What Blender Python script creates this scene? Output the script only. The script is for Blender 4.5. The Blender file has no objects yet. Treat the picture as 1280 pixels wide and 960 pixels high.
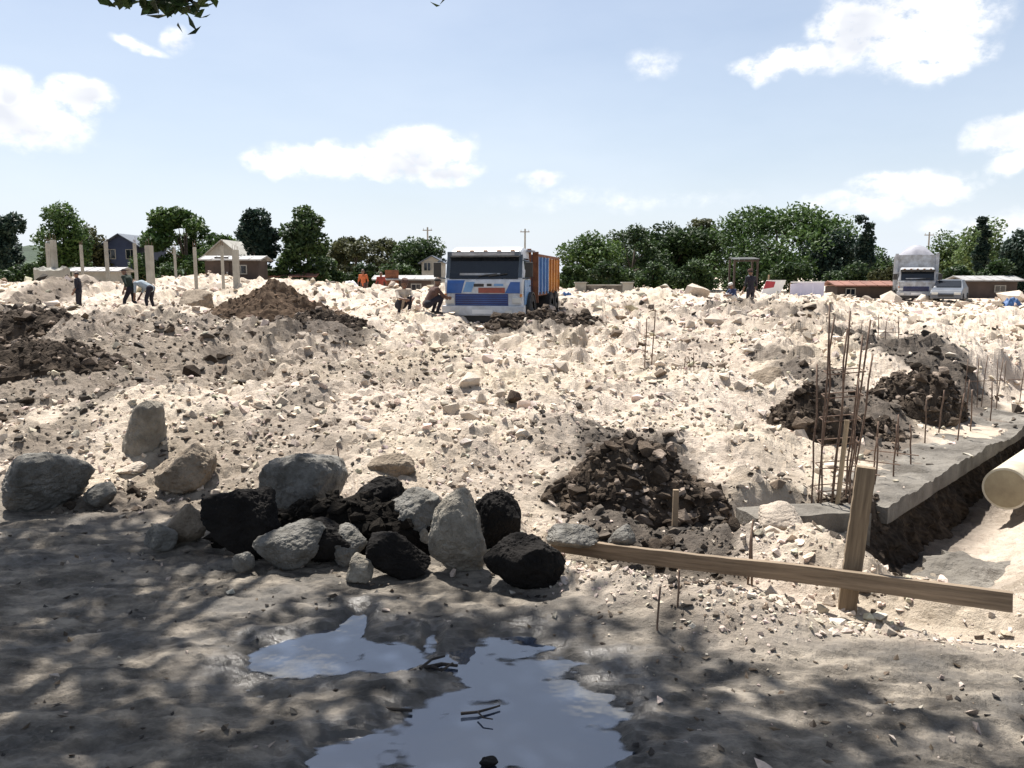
import bpy, bmesh, math, random
import numpy as np
from mathutils import Vector, Matrix
R = math.radians
random.seed(7)
RNG = np.random.default_rng(7)
scene = bpy.context.scene
COL = scene.collection

# ------------------------------------------------------------------ camera
F = 1005.0                      # focal length in photo pixels (1280 wide)
HOR = 345.0                     # photo row of the horizon
CAMZ = 1.6
PITCH = math.atan((480 - HOR) / F)
cam_d = bpy.data.cameras.new('camera')
cam = bpy.data.objects.new('camera', cam_d)
COL.objects.link(cam)
cam_d.sensor_width = 36
cam_d.lens = 36 * F / 1280
cam_d.clip_start = 0.05
cam_d.clip_end = 9000
cam.location = (0, 0, CAMZ)
cam.rotation_euler = (math.pi / 2 - PITCH, 0, 0)
scene.camera = cam

# ------------------------------------------------------------------ light
SUN_EL, SUN_AZ = 64.0, -28.0     # degrees; azimuth from +Y, clockwise positive (toward +X)
SKY_STRENGTH, SUN_STRENGTH, EXPOSURE = 0.066, 5.0, 0.95
sun_d = bpy.data.lights.new('sun', 'SUN')
sun_d.energy = SUN_STRENGTH
sun_d.angle = R(0.55)
sun_d.color = (1.0, 0.955, 0.89)
sun = bpy.data.objects.new('sun', sun_d)
COL.objects.link(sun)
SDIR = Vector((math.sin(R(SUN_AZ)) * math.cos(R(SUN_EL)), math.cos(R(SUN_AZ)) * math.cos(R(SUN_EL)), math.sin(R(SUN_EL))))
sun.rotation_euler = (-SDIR).to_track_quat('-Z', 'Y').to_euler()
sun.location = (0, 0, 60)

def px_dir(px, py):
    u, v = (px - 640) / F, (480 - py) / F
    return Vector((u, math.cos(PITCH) + v * math.sin(PITCH), -math.sin(PITCH) + v * math.cos(PITCH)))

world = bpy.data.worlds.new('World')
scene.world = world
world.use_nodes = True
wt = world.node_tree
wt.nodes.clear()
def wn(t, **kw):
    n = wt.nodes.new(t)
    for k, v in kw.items():
        setattr(n, k, v)
    return n
def wm(op, a, b=None, c=None, clamp=False):
    n = wn('ShaderNodeMath', operation=op)
    n.use_clamp = clamp
    for i, v in enumerate((a, b, c)):
        if v is None:
            continue
        if isinstance(v, (int, float)):
            n.inputs[i].default_value = v
        else:
            wt.links.new(v, n.inputs[i])
    return n.outputs[0]
sky = wn('ShaderNodeTexSky', sky_type='NISHITA', sun_disc=False)
sky.sun_elevation = R(SUN_EL)
sky.sun_rotation = R(SUN_AZ)
sky.air_density = 1.0
sky.dust_density = 1.6
sky.ozone_density = 1.6
tc = wn('ShaderNodeTexCoord')
sep = wn('ShaderNodeSeparateXYZ')
wt.links.new(tc.outputs['Generated'], sep.inputs[0])
az = wm('ARCTAN2', sep.outputs[0], sep.outputs[1])
el = wm('ARCSINE', sep.outputs[2])
comb = wn('ShaderNodeCombineXYZ')
wt.links.new(az, comb.inputs[0])
wt.links.new(el, comb.inputs[1])
def wnoise(scale, detail, rough=0.55, stretch=(1, 1, 1)):
    mp = wn('ShaderNodeMapping')
    mp.inputs['Scale'].default_value = stretch
    wt.links.new(tc.outputs['Generated'], mp.inputs['Vector'])
    n = wn('ShaderNodeTexNoise')
    n.inputs['Scale'].default_value = scale
    n.inputs['Detail'].default_value = detail
    n.inputs['Roughness'].default_value = rough
    wt.links.new(mp.outputs[0], n.inputs['Vector'])
    return n
warp = wnoise(12, 3, 0.6)
azel = wn('ShaderNodeVectorMath', operation='MULTIPLY_ADD')          # (azimuth, elevation) stirred by noise
wsub = wn('ShaderNodeVectorMath', operation='SUBTRACT')
wt.links.new(warp.outputs['Color'], wsub.inputs[0])
wsub.inputs[1].default_value = (.5, .5, .5)
wt.links.new(wsub.outputs[0], azel.inputs[0])
azel.inputs[1].default_value = (.085, .060, 0)
wt.links.new(comb.outputs[0], azel.inputs[2])
# cumulus puffs: (photo x, photo y, half width, half height, density); the sky carries on the same way all round
puffs = [(20, 145, 75, 34, 1.0), (95, 122, 45, 18, .95), (5, 105, 30, 26, .9), (165, 50, 32, 10, .8), (217, 38, 20, 16, .6),
         (405, 200, 75, 26, 1.0), (345, 207, 45, 16, .9), (530, 190, 62, 34, 1.0), (480, 208, 80, 20, .9), (555, 215, 50, 18, .8),
         (672, 224, 34, 12, .6), (815, 74, 34, 20, .45),
         (1000, 78, 70, 16, 1.0), (1075, 45, 60, 36, 1.0), (1150, 35, 85, 50, 1.0), (1180, 72, 55, 20, 1.0),
         (1255, 172, 55, 24, .9), (1265, 208, 34, 18, .9), (1140, 235, 70, 20, .75), (1070, 258, 90, 16, .5),
         (770, 250, 200, 16, .28), (1230, 285, 90, 20, .4)]
puffs += [(425, -120, 60, 20, .7), (250, -260, 140, 40, .8), (820, -240, 130, 36, .7), (1060, -330, 170, 50, .8)]
ell = []
for (px, py, rx, ry, d) in puffs:
    v = px_dir(px, py).normalized()
    ell.append((math.atan2(v.x, v.y), math.asin(v.z), rx / F * 1.15, ry / F * 1.2, d))
rr = random.Random(3)
for k in range(13):
    a0 = rr.uniform(0.75, 2 * math.pi - 0.75)
    if a0 > math.pi:
        a0 -= 2 * math.pi
    e0 = rr.uniform(0.07, 0.85)
    w0 = rr.uniform(0.06, 0.14) / max(0.4, math.cos(e0))
    ell.append((a0, e0, w0, rr.uniform(0.03, 0.07), rr.uniform(.6, 1)))
acc = None
for (a0, e0, rx, ry, d) in ell:
    q = wn('ShaderNodeVectorMath', operation='MULTIPLY_ADD')
    wt.links.new(azel.outputs[0], q.inputs[0])
    q.inputs[1].default_value = (1 / rx, 1 / ry, 0)
    q.inputs[2].default_value = (-a0 / rx, -e0 / ry, 0)
    ln = wn('ShaderNodeVectorMath', operation='LENGTH')
    wt.links.new(q.outputs[0], ln.inputs[0])
    f = wm('MULTIPLY_ADD', ln.outputs['Value'], -d, d)
    acc = f if acc is None else wm('MAXIMUM', acc, f)
acc = wm('MAXIMUM', acc, 0.0)
fine = wnoise(34, 5, 0.62, (1, 1, 1.5))
dens = wm('MULTIPLY', acc, wm('MULTIPLY_ADD', fine.outputs['Fac'], 3.6, -0.8))
mr = wn('ShaderNodeMapRange', interpolation_type='SMOOTHSTEP')
wt.links.new(dens, mr.inputs['Value'])
mr.inputs['From Min'].default_value = 0.05
mr.inputs['From Max'].default_value = 0.62
cloud = mr.outputs[0]
gr = wnoise(9, 3, 0.5, (1, 1, 1.6))
shade_acc = wm('MULTIPLY', wm('MULTIPLY_ADD', acc, 2.2, -.35, clamp=True), wm('MULTIPLY_ADD', gr.outputs['Fac'], 4.5, -1.75, clamp=True))
# thin milky veil, thickest toward the horizon
veil_n = wnoise(3.2, 5, 0.55, (1, 1, 3))
veil_h = wm('POWER', wm('SUBTRACT', 1.0, wm('ABSOLUTE', sep.outputs[2]), clamp=True), 7.0)
veil = wm('ADD', wm('MULTIPLY_ADD', veil_h, 0.62, 0.26), wm('MULTIPLY', wm('SUBTRACT', veil_n.outputs['Fac'], 0.45), 0.40), clamp=True)
veil = wm('MULTIPLY', veil, 0.92)
WHITE = 8.4
mixv = wn('ShaderNodeMix', data_type='RGBA')
wt.links.new(veil, mixv.inputs[0])
wt.links.new(sky.outputs[0], mixv.inputs[6])
mixv.inputs[7].default_value = (WHITE * .90, WHITE * .98, WHITE * 1.10, 1)
ccol = wn('ShaderNodeMix', data_type='RGBA')
wt.links.new(shade_acc, ccol.inputs[0])
ccol.inputs[6].default_value = (WHITE * 1.24, WHITE * 1.23, WHITE * 1.21, 1)
ccol.inputs[7].default_value = (WHITE * .80, WHITE * .83, WHITE * .90, 1)
mixc = wn('ShaderNodeMix', data_type='RGBA')
wt.links.new(cloud, mixc.inputs[0])
wt.links.new(mixv.outputs[2], mixc.inputs[6])
wt.links.new(ccol.outputs[2], mixc.inputs[7])
bg = wn('ShaderNodeBackground')
bg.inputs['Strength'].default_value = SKY_STRENGTH
wt.links.new(mixc.outputs[2], bg.inputs['Color'])
world.cycles.sampling_method = 'MANUAL'
world.cycles.sample_map_resolution = 256
wo = wn('ShaderNodeOutputWorld')
wt.links.new(bg.outputs[0], wo.inputs['Surface'])

vs = scene.view_settings
vs.view_transform = 'Standard'
vs.look = 'None'
vs.exposure = EXPOSURE
vs.gamma = 1
vs.use_curve_mapping = False
scene.cycles.use_denoising = True
scene.cycles.max_bounces = 6
scene.cycles.diffuse_bounces = 3
scene.cycles.transparent_max_bounces = 6
scene.cycles.caustics_reflective = False
scene.cycles.caustics_refractive = False

# ------------------------------------------------------------------ numbers: photo <-> place, noise
def at(px, py, Y):
    d = px_dir(px, py)
    return Vector((0, 0, CAMZ)) + d * (Y / d.y)
def gnd(px, py, z=0.0):
    d = px_dir(px, py)
    return Vector((0, 0, CAMZ)) + d * ((z - CAMZ) / d.z)
def ppm(Y):                      # photo pixels per metre at depth Y
    return F / Y

def hsh(ix, iy, iz=0, seed=0):
    with np.errstate(over='ignore'):
        h = (np.asarray(ix).astype(np.int64) * 374761393 + np.asarray(iy).astype(np.int64) * 668265263
             + np.asarray(iz).astype(np.int64) * 2147483647 + seed * 974634777)
        h = (h ^ (h >> 13)) * 1274126177
        h = h ^ (h >> 16)
    return (h & 0xFFFFFF).astype(np.float64) / 0xFFFFFF
def vn(x, y, seed=0):
    x = np.asarray(x, float); y = np.asarray(y, float)
    ix, iy = np.floor(x), np.floor(y)
    fx, fy = x - ix, y - iy
    fx = fx * fx * fx * (fx * (fx * 6 - 15) + 10); fy = fy * fy * fy * (fy * (fy * 6 - 15) + 10)
    a, b = hsh(ix, iy, 0, seed), hsh(ix + 1, iy, 0, seed)
    c, d = hsh(ix, iy + 1, 0, seed), hsh(ix + 1, iy + 1, 0, seed)
    return (a + (b - a) * fx) * (1 - fy) + (c + (d - c) * fx) * fy
def fbm(x, y, seed=0, o=4, g=0.5):
    s, a, t = 0, 1.0, 0
    for k in range(o):
        s = s + a * (vn(x * 2 ** k + 17.3 * k, y * 2 ** k - 9.1 * k, seed + k) - .5)
        t += a; a *= g
    return s / t * 2
def vn3(p, seed=0):
    i = np.floor(p); f = p - i
    f = f * f * (3 - 2 * f)
    r = 0
    for dx in (0, 1):
        for dy in (0, 1):
            for dz in (0, 1):
                w = (f[:, 0] if dx else 1 - f[:, 0]) * (f[:, 1] if dy else 1 - f[:, 1]) * (f[:, 2] if dz else 1 - f[:, 2])
                r = r + w * hsh(i[:, 0] + dx, i[:, 1] + dy, i[:, 2] + dz, seed)
    return r * 2 - 1
def worley(x, y, seed=0):
    ix, iy = np.floor(x), np.floor(y)
    f1 = np.full(np.shape(x), 9.0); f2 = np.full(np.shape(x), 9.0); idv = np.zeros(np.shape(x))
    for dx in (-1, 0, 1):
        for dy in (-1, 0, 1):
            cx, cy = ix + dx, iy + dy
            px_, py_ = cx + hsh(cx, cy, 1, seed), cy + hsh(cx, cy, 2, seed)
            d = np.hypot(x - px_, y - py_)
            h = hsh(cx, cy, 3, seed)
            near = d < f1
            f2 = np.where(near, f1, np.minimum(f2, d))
            idv = np.where(near, h, idv)
            f1 = np.where(near, d, f1)
    return f1, f2, idv
def sst(a, b, x):
    t = np.clip((x - a) / (b - a), 0, 1)
    return t * t * (3 - 2 * t)

# ------------------------------------------------------------------ materials
MAT = {}
def mat(name, col=(.5, .5, .5), rough=.8, metal=0.0, var=0.0, scale=4.0, bump=0.0, bscale=40.0, col2=None, spec=None, detail=6, tint=None, objrand=0.0):
    m = bpy.data.materials.new(name)
    m.use_nodes = True
    nt = m.node_tree
    b = nt.nodes['Principled BSDF']
    b.inputs['Roughness'].default_value = rough
    b.inputs['Metallic'].default_value = metal
    if spec is not None:
        b.inputs['Specular IOR Level'].default_value = spec
    geo = nt.nodes.new('ShaderNodeNewGeometry')
    n = nt.nodes.new('ShaderNodeTexNoise')
    n.inputs['Scale'].default_value = scale
    n.inputs['Detail'].default_value = detail
    n.inputs['Roughness'].default_value = .62
    nt.links.new(geo.outputs['Position'], n.inputs['Vector'])
    ramp = nt.nodes.new('ShaderNodeValToRGB')
    c2 = col2 if col2 else tuple(c * (1 - var) for c in col)
    ramp.color_ramp.elements[0].position = .34
    ramp.color_ramp.elements[0].color = (*c2, 1)
    ramp.color_ramp.elements[1].position = .64
    ramp.color_ramp.elements[1].color = (*col, 1)
    nt.links.new(n.outputs['Fac'], ramp.inputs[0])
    out = ramp.outputs[0]
    if tint:                      # per-piece colour stored on the mesh
        at_ = nt.nodes.new('ShaderNodeAttribute')
        at_.attribute_name = tint
        mx = nt.nodes.new('ShaderNodeMix'); mx.data_type = 'RGBA'; mx.blend_type = 'MULTIPLY'
        mx.inputs[0].default_value = 1
        nt.links.new(out, mx.inputs[6]); nt.links.new(at_.outputs['Color'], mx.inputs[7])
        out = mx.outputs[2]
    if objrand:
        oi = nt.nodes.new('ShaderNodeObjectInfo')
        mrg = nt.nodes.new('ShaderNodeMapRange')
        mrg.inputs['To Min'].default_value = 1 - objrand; mrg.inputs['To Max'].default_value = 1 + objrand * .4
        nt.links.new(oi.outputs['Random'], mrg.inputs['Value'])
        mx = nt.nodes.new('ShaderNodeMix'); mx.data_type = 'RGBA'; mx.blend_type = 'MULTIPLY'
        mx.inputs[0].default_value = 1
        nt.links.new(out, mx.inputs[6]); nt.links.new(mrg.outputs[0], mx.inputs[7])
        out = mx.outputs[2]
    nt.links.new(out, b.inputs['Base Color'])
    if bump:
        n2 = nt.nodes.new('ShaderNodeTexNoise')
        n2.inputs['Scale'].default_value = bscale
        n2.inputs['Detail'].default_value = 5
        n2.inputs['Roughness'].default_value = .65
        nt.links.new(geo.outputs['Position'], n2.inputs['Vector'])
        bp = nt.nodes.new('ShaderNodeBump')
        bp.inputs['Strength'].default_value = 1
        bp.inputs['Distance'].default_value = bump
        nt.links.new(n2.outputs['Fac'], bp.inputs['Height'])
        nt.links.new(bp.outputs[0], b.inputs['Normal'])
    MAT[name] = m
    return m
LIME = (.56, .475, .385)
mat('limestone', LIME, .95, var=.22, scale=9, bump=.012, bscale=60, objrand=.18)
mat('rubble', (1, 1, 1), .95, var=.22, scale=22, bump=.008, bscale=90, tint='tint')
mat('grey_boulder', (.21, .20, .18), .95, scale=9, col2=(.095, .088, .074), bump=.045, bscale=17, objrand=.15)
mat('tan_boulder', (.29, .235, .175), .95, scale=9, col2=(.15, .115, .08), bump=.045, bscale=17, objrand=.12)
mat('pale_boulder', (.31, .28, .23), .95, scale=9, col2=(.16, .14, .11), bump=.045, bscale=17, objrand=.1)
mat('dark_rock_and_shade', (.014, .012, .0105), .9, scale=9, col2=(.006, .005, .0045), bump=.025, bscale=20, spec=.2)  # dark rock; in the cluster this black also carries the deep shade
mat('brown_earth', (.125, .088, .060), 1, scale=6, col2=(.070, .047, .032), bump=.02, bscale=45, spec=.1, tint='tint')
mat('dark_earth', (.085, .066, .050), 1, scale=7, col2=(.028, .021, .016), bump=.02, bscale=45, spec=.12, tint='tint')
mat('gap_shade_black', (.015, .0125, .010), 1, scale=7, col2=(.006, .005, .004), bump=.02, bscale=45, spec=.12, tint='tint')  # near black, stands in for shade in the gaps between boulders
mat('concrete', (.225, .205, .175), .95, scale=2.6, col2=(.075, .065, .053), bump=.025, bscale=30)
mat('concrete_post', (.36, .345, .30), .95, scale=1.4, col2=(.25, .235, .20), bump=.01, bscale=20, objrand=.2)
mat('timber', (.30, .22, .14), .85, scale=7, col2=(.17, .12, .075), bump=.004, bscale=50)
mat('pale_timber', (.42, .32, .20), .85, scale=7, col2=(.26, .19, .12), bump=.004, bscale=50)
mat('rebar', (.20, .135, .095), .75, metal=.25, scale=30, col2=(.10, .06, .042))
mat('pipe_concrete', (.66, .60, .47), .85, scale=5, col2=(.50, .44, .32), bump=.004, bscale=60)
mat('pipe_inside', (.25, .21, .13), .9, scale=6, col2=(.16, .13, .08))
mat('bark', (.13, .10, .075), .95, scale=6, col2=(.06, .045, .034), bump=.02, bscale=20)
mat('twig', (.035, .027, .020), .9, scale=20, col2=(.02, .015, .012))
mat('white_paint', (.42, .44, .47), .5, scale=3.5, col2=(.23, .225, .215))
mat('truck_white', (.60, .63, .67), .4, scale=3.5, col2=(.40, .41, .42))
mat('blue_paint', (.035, .115, .36), .35, scale=3, col2=(.020, .075, .26))
mat('light_blue_paint', (.17, .33, .56), .4, scale=3, col2=(.11, .24, .45))
mat('navy_paint', (.012, .030, .16), .4, scale=3, col2=(.008, .018, .10))
mat('red_paint', (.32, .075, .045), .5, scale=5, col2=(.18, .05, .035))
mat('orange_paint', (.52, .22, .035), .55, scale=3, col2=(.33, .12, .03))
mat('rust', (.22, .085, .04), .9, scale=5, col2=(.11, .045, .025))
mat('dark_glass', (.012, .016, .022), .08, scale=1.5, col2=(.008, .011, .016))
mat('rubber', (.016, .015, .015), .9, scale=6, col2=(.035, .03, .026))
mat('black_metal', (.018, .018, .018), .6, scale=5, col2=(.03, .027, .023))
mat('chrome', (.55, .55, .55), .3, metal=.8, scale=3, col2=(.4, .4, .4))
mat('lamp_glass', (.62, .62, .58), .15, scale=3, col2=(.5, .5, .47))
mat('amber', (.6, .22, .03), .3, scale=3, col2=(.5, .18, .03))
mat('grey_canvas', (.30, .30, .33), .9, scale=2, col2=(.22, .22, .25), bump=.02, bscale=6)
mat('skin', (.16, .085, .055), .6, scale=8, col2=(.13, .07, .045))
mat('hair', (.012, .010, .009), .8, scale=20, col2=(.02, .015, .012))
for nm, c in dict(black_cloth=(.014, .013, .022), green_cloth=(.020, .032, .022), pale_cloth=(.55, .55, .53), cream_cloth=(.55, .47, .38),
                  grey_blue_cloth=(.30, .36, .40), orange_cloth=(.50, .13, .045), red_cloth=(.28, .055, .04), brown_cloth=(.09, .05, .04),
                  navy_cloth=(.03, .045, .11), straw=(.28, .17, .09)).items():
    mat(nm, c, .95, var=.3, scale=9)
mat('tin_roof', (.36, .36, .36), .7, scale=1.2, col2=(.24, .23, .22))
mat('rusty_roof', (.26, .12, .085), .8, scale=1.0, col2=(.15, .07, .05))
mat('slate_roof', (.11, .13, .16), .7, scale=1.5, col2=(.075, .09, .115))
mat('blue_wall', (.040, .055, .105), .8, scale=1.0, col2=(.028, .04, .08))
mat('ochre_wall', (.36, .28, .13), .9, scale=1.0, col2=(.22, .165, .085))
mat('grey_wall', (.36, .345, .31), .95, scale=1.0, col2=(.23, .22, .19))
mat('brown_wall', (.085, .062, .052), .95, scale=1.0, col2=(.045, .034, .028))
mat('white_board', (.78, .78, .77), .6, scale=2, col2=(.70, .70, .70))
mat('red_print', (.40, .035, .05), .6, scale=3, col2=(.30, .03, .04))
mat('lilac_sheet', (.55, .54, .66), .7, scale=1.6, col2=(.44, .43, .55))
mat('blue_tarp', (.04, .11, .26), .6, scale=2, col2=(.03, .07, .18), bump=.03, bscale=5)
mat('red_tarp', (.26, .075, .05), .8, scale=3, col2=(.16, .05, .04), bump=.03, bscale=6)
mat('car_grey', (.10, .115, .14), .45, scale=2, col2=(.08, .09, .11))

def leaf_mat(name, c1, c2, c3):
    m = bpy.data.materials.new(name)
    m.use_nodes = True
    nt = m.node_tree
    b = nt.nodes['Principled BSDF']
    b.inputs['Roughness'].default_value = .55
    b.inputs['Specular IOR Level'].default_value = .25
    a = nt.nodes.new('ShaderNodeAttribute'); a.attribute_name = 'tint'
    sp = nt.nodes.new('ShaderNodeSeparateColor')
    nt.links.new(a.outputs['Color'], sp.inputs[0])
    rp = nt.nodes.new('ShaderNodeValToRGB')
    rp.color_ramp.elements[0].color = (*c1, 1); rp.color_ramp.elements[0].position = .1
    rp.color_ramp.elements[1].color = (*c3, 1); rp.color_ramp.elements[1].position = .95
    e = rp.color_ramp.elements.new(.5); e.color = (*c2, 1)
    nt.links.new(sp.outputs[0], rp.inputs[0])
    nt.links.new(rp.outputs[0], b.inputs['Base Color'])
    tr = nt.nodes.new('ShaderNodeBsdfTranslucent')
    nt.links.new(rp.outputs[0], tr.inputs['Color'])
    mx = nt.nodes.new('ShaderNodeMixShader'); mx.inputs[0].default_value = .25
    nt.links.new(b.outputs[0], mx.inputs[1]); nt.links.new(tr.outputs[0], mx.inputs[2])
    nt.links.new(mx.outputs[0], nt.nodes['Material Output'].inputs['Surface'])
    MAT[name] = m
leaf_mat('leaf_dark', (.014, .028, .012), (.030, .055, .018), (.06, .10, .03))
leaf_mat('leaf_green', (.022, .045, .013), (.045, .085, .022), (.085, .14, .035))
leaf_mat('leaf_olive', (.030, .036, .016), (.058, .064, .026), (.10, .105, .045))
leaf_mat('leaf_light', (.045, .075, .025), (.09, .14, .045), (.17, .22, .08))
leaf_mat('leaf_teal', (.010, .022, .016), (.020, .040, .028), (.04, .065, .045))

# ------------------------------------------------------------------ objects
def tag(o, label=None, cat=None, group=None, kind=None):
    if label: o['label'] = label
    if cat: o['category'] = cat
    if group: o['group'] = group
    if kind: o['kind'] = kind
    return o
def link(name, me, m=None, parent=None):
    o = bpy.data.objects.new(name, me)
    COL.objects.link(o)
    if m is not None:
        for x in (m if isinstance(m, (list, tuple)) else [m]):
            me.materials.append(MAT[x] if isinstance(x, str) else x)
    if parent is not None:
        o.parent = parent
    return o
def empty(name, loc=(0, 0, 0), rz=0):
    o = bpy.data.objects.new(name, None)
    o.empty_display_size = .2
    COL.objects.link(o)
    o.location = loc
    o.rotation_euler = (0, 0, rz)
    return o
def npmesh(name, V, faces, smooth=False, tint=None, attrs=None):
    """V (n,3); faces (m,k) array"""
    me = bpy.data.meshes.new(name)
    V = np.asarray(V, np.float32); faces = np.asarray(faces, np.int32)
    m, k = faces.shape
    me.vertices.add(len(V)); me.vertices.foreach_set('co', V.ravel())
    me.loops.add(m * k); me.loops.foreach_set('vertex_index', faces.ravel())
    me.polygons.add(m)
    me.polygons.foreach_set('loop_start', np.arange(0, m * k, k, dtype=np.int32))
    me.polygons.foreach_set('loop_total', np.full(m, k, np.int32))
    me.update(calc_edges=True)
    me.polygons.foreach_set('use_smooth', np.full(m, bool(smooth)))
    if tint is not None:
        a = me.attributes.new('tint', 'FLOAT_COLOR', 'POINT')
        t = np.asarray(tint, np.float32)
        if t.ndim == 1:
            t = np.stack([t, t, t], 1)
        c = np.ones((len(V), 4), np.float32); c[:, :3] = t
        a.data.foreach_set('color', c.ravel())
    for nm, v in (attrs or {}).items():
        a = me.attributes.new(nm, 'FLOAT', 'POINT')
        a.data.foreach_set('value', np.asarray(v, np.float32))
    me.validate()
    return me
class MB:
    """collects boxes, bars, prisms into one mesh"""
    def __init__(s): s.v = []; s.f = []
    def add(s, V, Fc):
        n = len(s.v)
        s.v += [tuple(p) for p in V]
        s.f += [tuple(i + n for i in f) for f in Fc]
        return s
    def box(s, x0, x1, y0, y1, z0, z1, M=None, ch=0.0):
        V = [(x, y, z) for z in (z0, z1) for y in (y0, y1) for x in (x0, x1)]
        if M is not None: V = [M @ Vector(p) for p in V]
        return s.add(V, [(0, 2, 3, 1), (4, 5, 7, 6), (0, 1, 5, 4), (2, 6, 7, 3), (0, 4, 6, 2), (1, 3, 7, 5)])
    def bar(s, a, b, w, h=None, up=(0, 0, 1)):
        a, b = Vector(a), Vector(b); h = h or w
        d = (b - a).normalized(); u = Vector(up)
        if abs(d.dot(u)) > .95: u = Vector((0, 1, 0))
        r = d.cross(u).normalized(); u = r.cross(d)
        V = [p + r * sx * w / 2 + u * sz * h / 2 for p in (a, b) for sx, sz in ((-1, -1), (1, -1), (1, 1), (-1, 1))]
        return s.add(V, [(0, 1, 2, 3), (7, 6, 5, 4), (0, 4, 5, 1), (1, 5, 6, 2), (2, 6, 7, 3), (3, 7, 4, 0)])
    def tube(s, pts, rads, n=8, cap=True):
        pts = [Vector(p) for p in pts]
        base = len(s.v)
        prev = None
        for i, p in enumerate(pts):
            d = (pts[min(i + 1, len(pts) - 1)] - pts[max(i - 1, 0)]).normalized()
            ref = Vector((0, 0, 1)) if abs(d.z) < .9 else Vector((1, 0, 0))
            if prev is not None: ref = prev
            r = d.cross(ref)
            if r.length < 1e-4: r = d.cross(Vector((0, 1, 0)))
            r.normalize(); u = r.cross(d).normalized(); prev = u
            rad = rads[i] if isinstance(rads, (list, tuple)) else rads
            for k in range(n):
                a = 2 * math.pi * k / n
                s.v.append(tuple(p + r * math.cos(a) * rad + u * math.sin(a) * rad))
        for i in range(len(pts) - 1):
            for k in range(n):
                a = base + i * n + k; b = base + i * n + (k + 1) % n
                s.f.append((a, b, b + n, a + n))
        if cap:
            s.f.append(tuple(base + k for k in range(n))[::-1])
            s.f.append(tuple(base + (len(pts) - 1) * n + k for k in range(n)))
        return s
    def prism(s, poly, x0, x1, taper=None):
        """poly in (y,z), extruded along x; taper(y,z)-> x factor"""
        n = len(poly)
        V = []
        for x in (x0, x1):
            for (y, z) in poly:
                V.append((x * (taper(y, z) if taper else 1), y, z))
        Fc = [tuple(range(n))[::-1], tuple(range(n, 2 * n))]
        for k in range(n):
            j = (k + 1) % n
            Fc.append((k, j, j + n, k + n))
        return s.add(V, Fc)
    def build(s, name, m, parent=None, bevel=0.0, smooth=False):
        me = bpy.data.meshes.new(name)
        me.from_pydata(s.v, [], s.f)
        bm = bmesh.new(); bm.from_mesh(me)
        bmesh.ops.recalc_face_normals(bm, faces=bm.faces)
        if bevel:
            bmesh.ops.bevel(bm, geom=[e for e in bm.edges if len(e.link_faces) == 2 and e.calc_face_angle(0) > .5], offset=bevel, segments=2, affect='EDGES', profile=.6)
        if smooth:
            for f in bm.faces: f.smooth = True
        bm.to_mesh(me); bm.free()
        return link(name, me, m, parent)

_ICO = {}
def ico(n):
    if n not in _ICO:
        bm = bmesh.new()
        bmesh.ops.create_icosphere(bm, subdivisions=n, radius=1)
        _ICO[n] = (np.array([v.co[:] for v in bm.verts]), np.array([[v.index for v in f.verts] for f in bm.faces]))
        bm.free()
    return _ICO[n]
def rock_verts(n, seed, planes=14, sharp=10.0, rough=.055):
    if planes > 18: sharp = 6.0
    d, f = ico(n)
    d = d / np.linalg.norm(d, axis=1)[:, None]
    g = np.random.default_rng(seed)
    N = g.normal(size=(planes, 3)); N /= np.linalg.norm(N, axis=1)[:, None]
    h = g.uniform(.62, 1.0, planes)
    q = np.maximum(d @ N.T, 1e-3) / h
    inv = (np.sum(q ** sharp, axis=1)) ** (1 / sharp)          # smooth max of 1/r
    r = np.minimum(1 / np.maximum(inv, .8), 1.25)
    r = r * (1 + rough * vn3(d * 2.2 + seed, seed) + rough * .6 * vn3(d * 5.5 + seed, seed + 1) + rough * .4 * vn3(d * 12 + seed, seed + 2) + rough * .28 * vn3(d * 26 + seed, seed + 3) - rough * .9 * np.clip(.12 - np.abs(vn3(d * 3.1 + seed, seed + 6)), 0, 1) * 4)
    V = d * r[:, None]
    return V, f
def hull_rock(n, seed, jag=.18):
    g = np.random.default_rng(seed)
    P = g.normal(size=(n, 3)); P /= np.linalg.norm(P, axis=1)[:, None]
    P *= g.uniform(1 - jag * 1.6, 1 + jag, (n, 1))
    bm = bmesh.new()
    for p in P: bm.verts.new(p)
    r_ = bmesh.ops.convex_hull(bm, input=bm.verts)
    dead = [v for v in bm.verts if not v.link_faces]
    bmesh.ops.delete(bm, geom=dead, context='VERTS')
    bmesh.ops.triangulate(bm, faces=bm.faces)
    bm.verts.index_update()
    V = np.array([v.co[:] for v in bm.verts]); f = np.array([[v.index for v in q.verts] for q in bm.faces])
    bm.free()
    return V, f
def rotmats(n, g):
    q = g.normal(size=(n, 4)); q /= np.linalg.norm(q, axis=1)[:, None]
    w, x, y, z = q.T
    return np.stack([np.stack([1 - 2 * (y * y + z * z), 2 * (x * y - z * w), 2 * (x * z + y * w)], 1),
                     np.stack([2 * (x * y + z * w), 1 - 2 * (x * x + z * z), 2 * (y * z - x * w)], 1),
                     np.stack([2 * (x * z - y * w), 2 * (y * z + x * w), 1 - 2 * (x * x + y * y)], 1)], 1)
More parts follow.
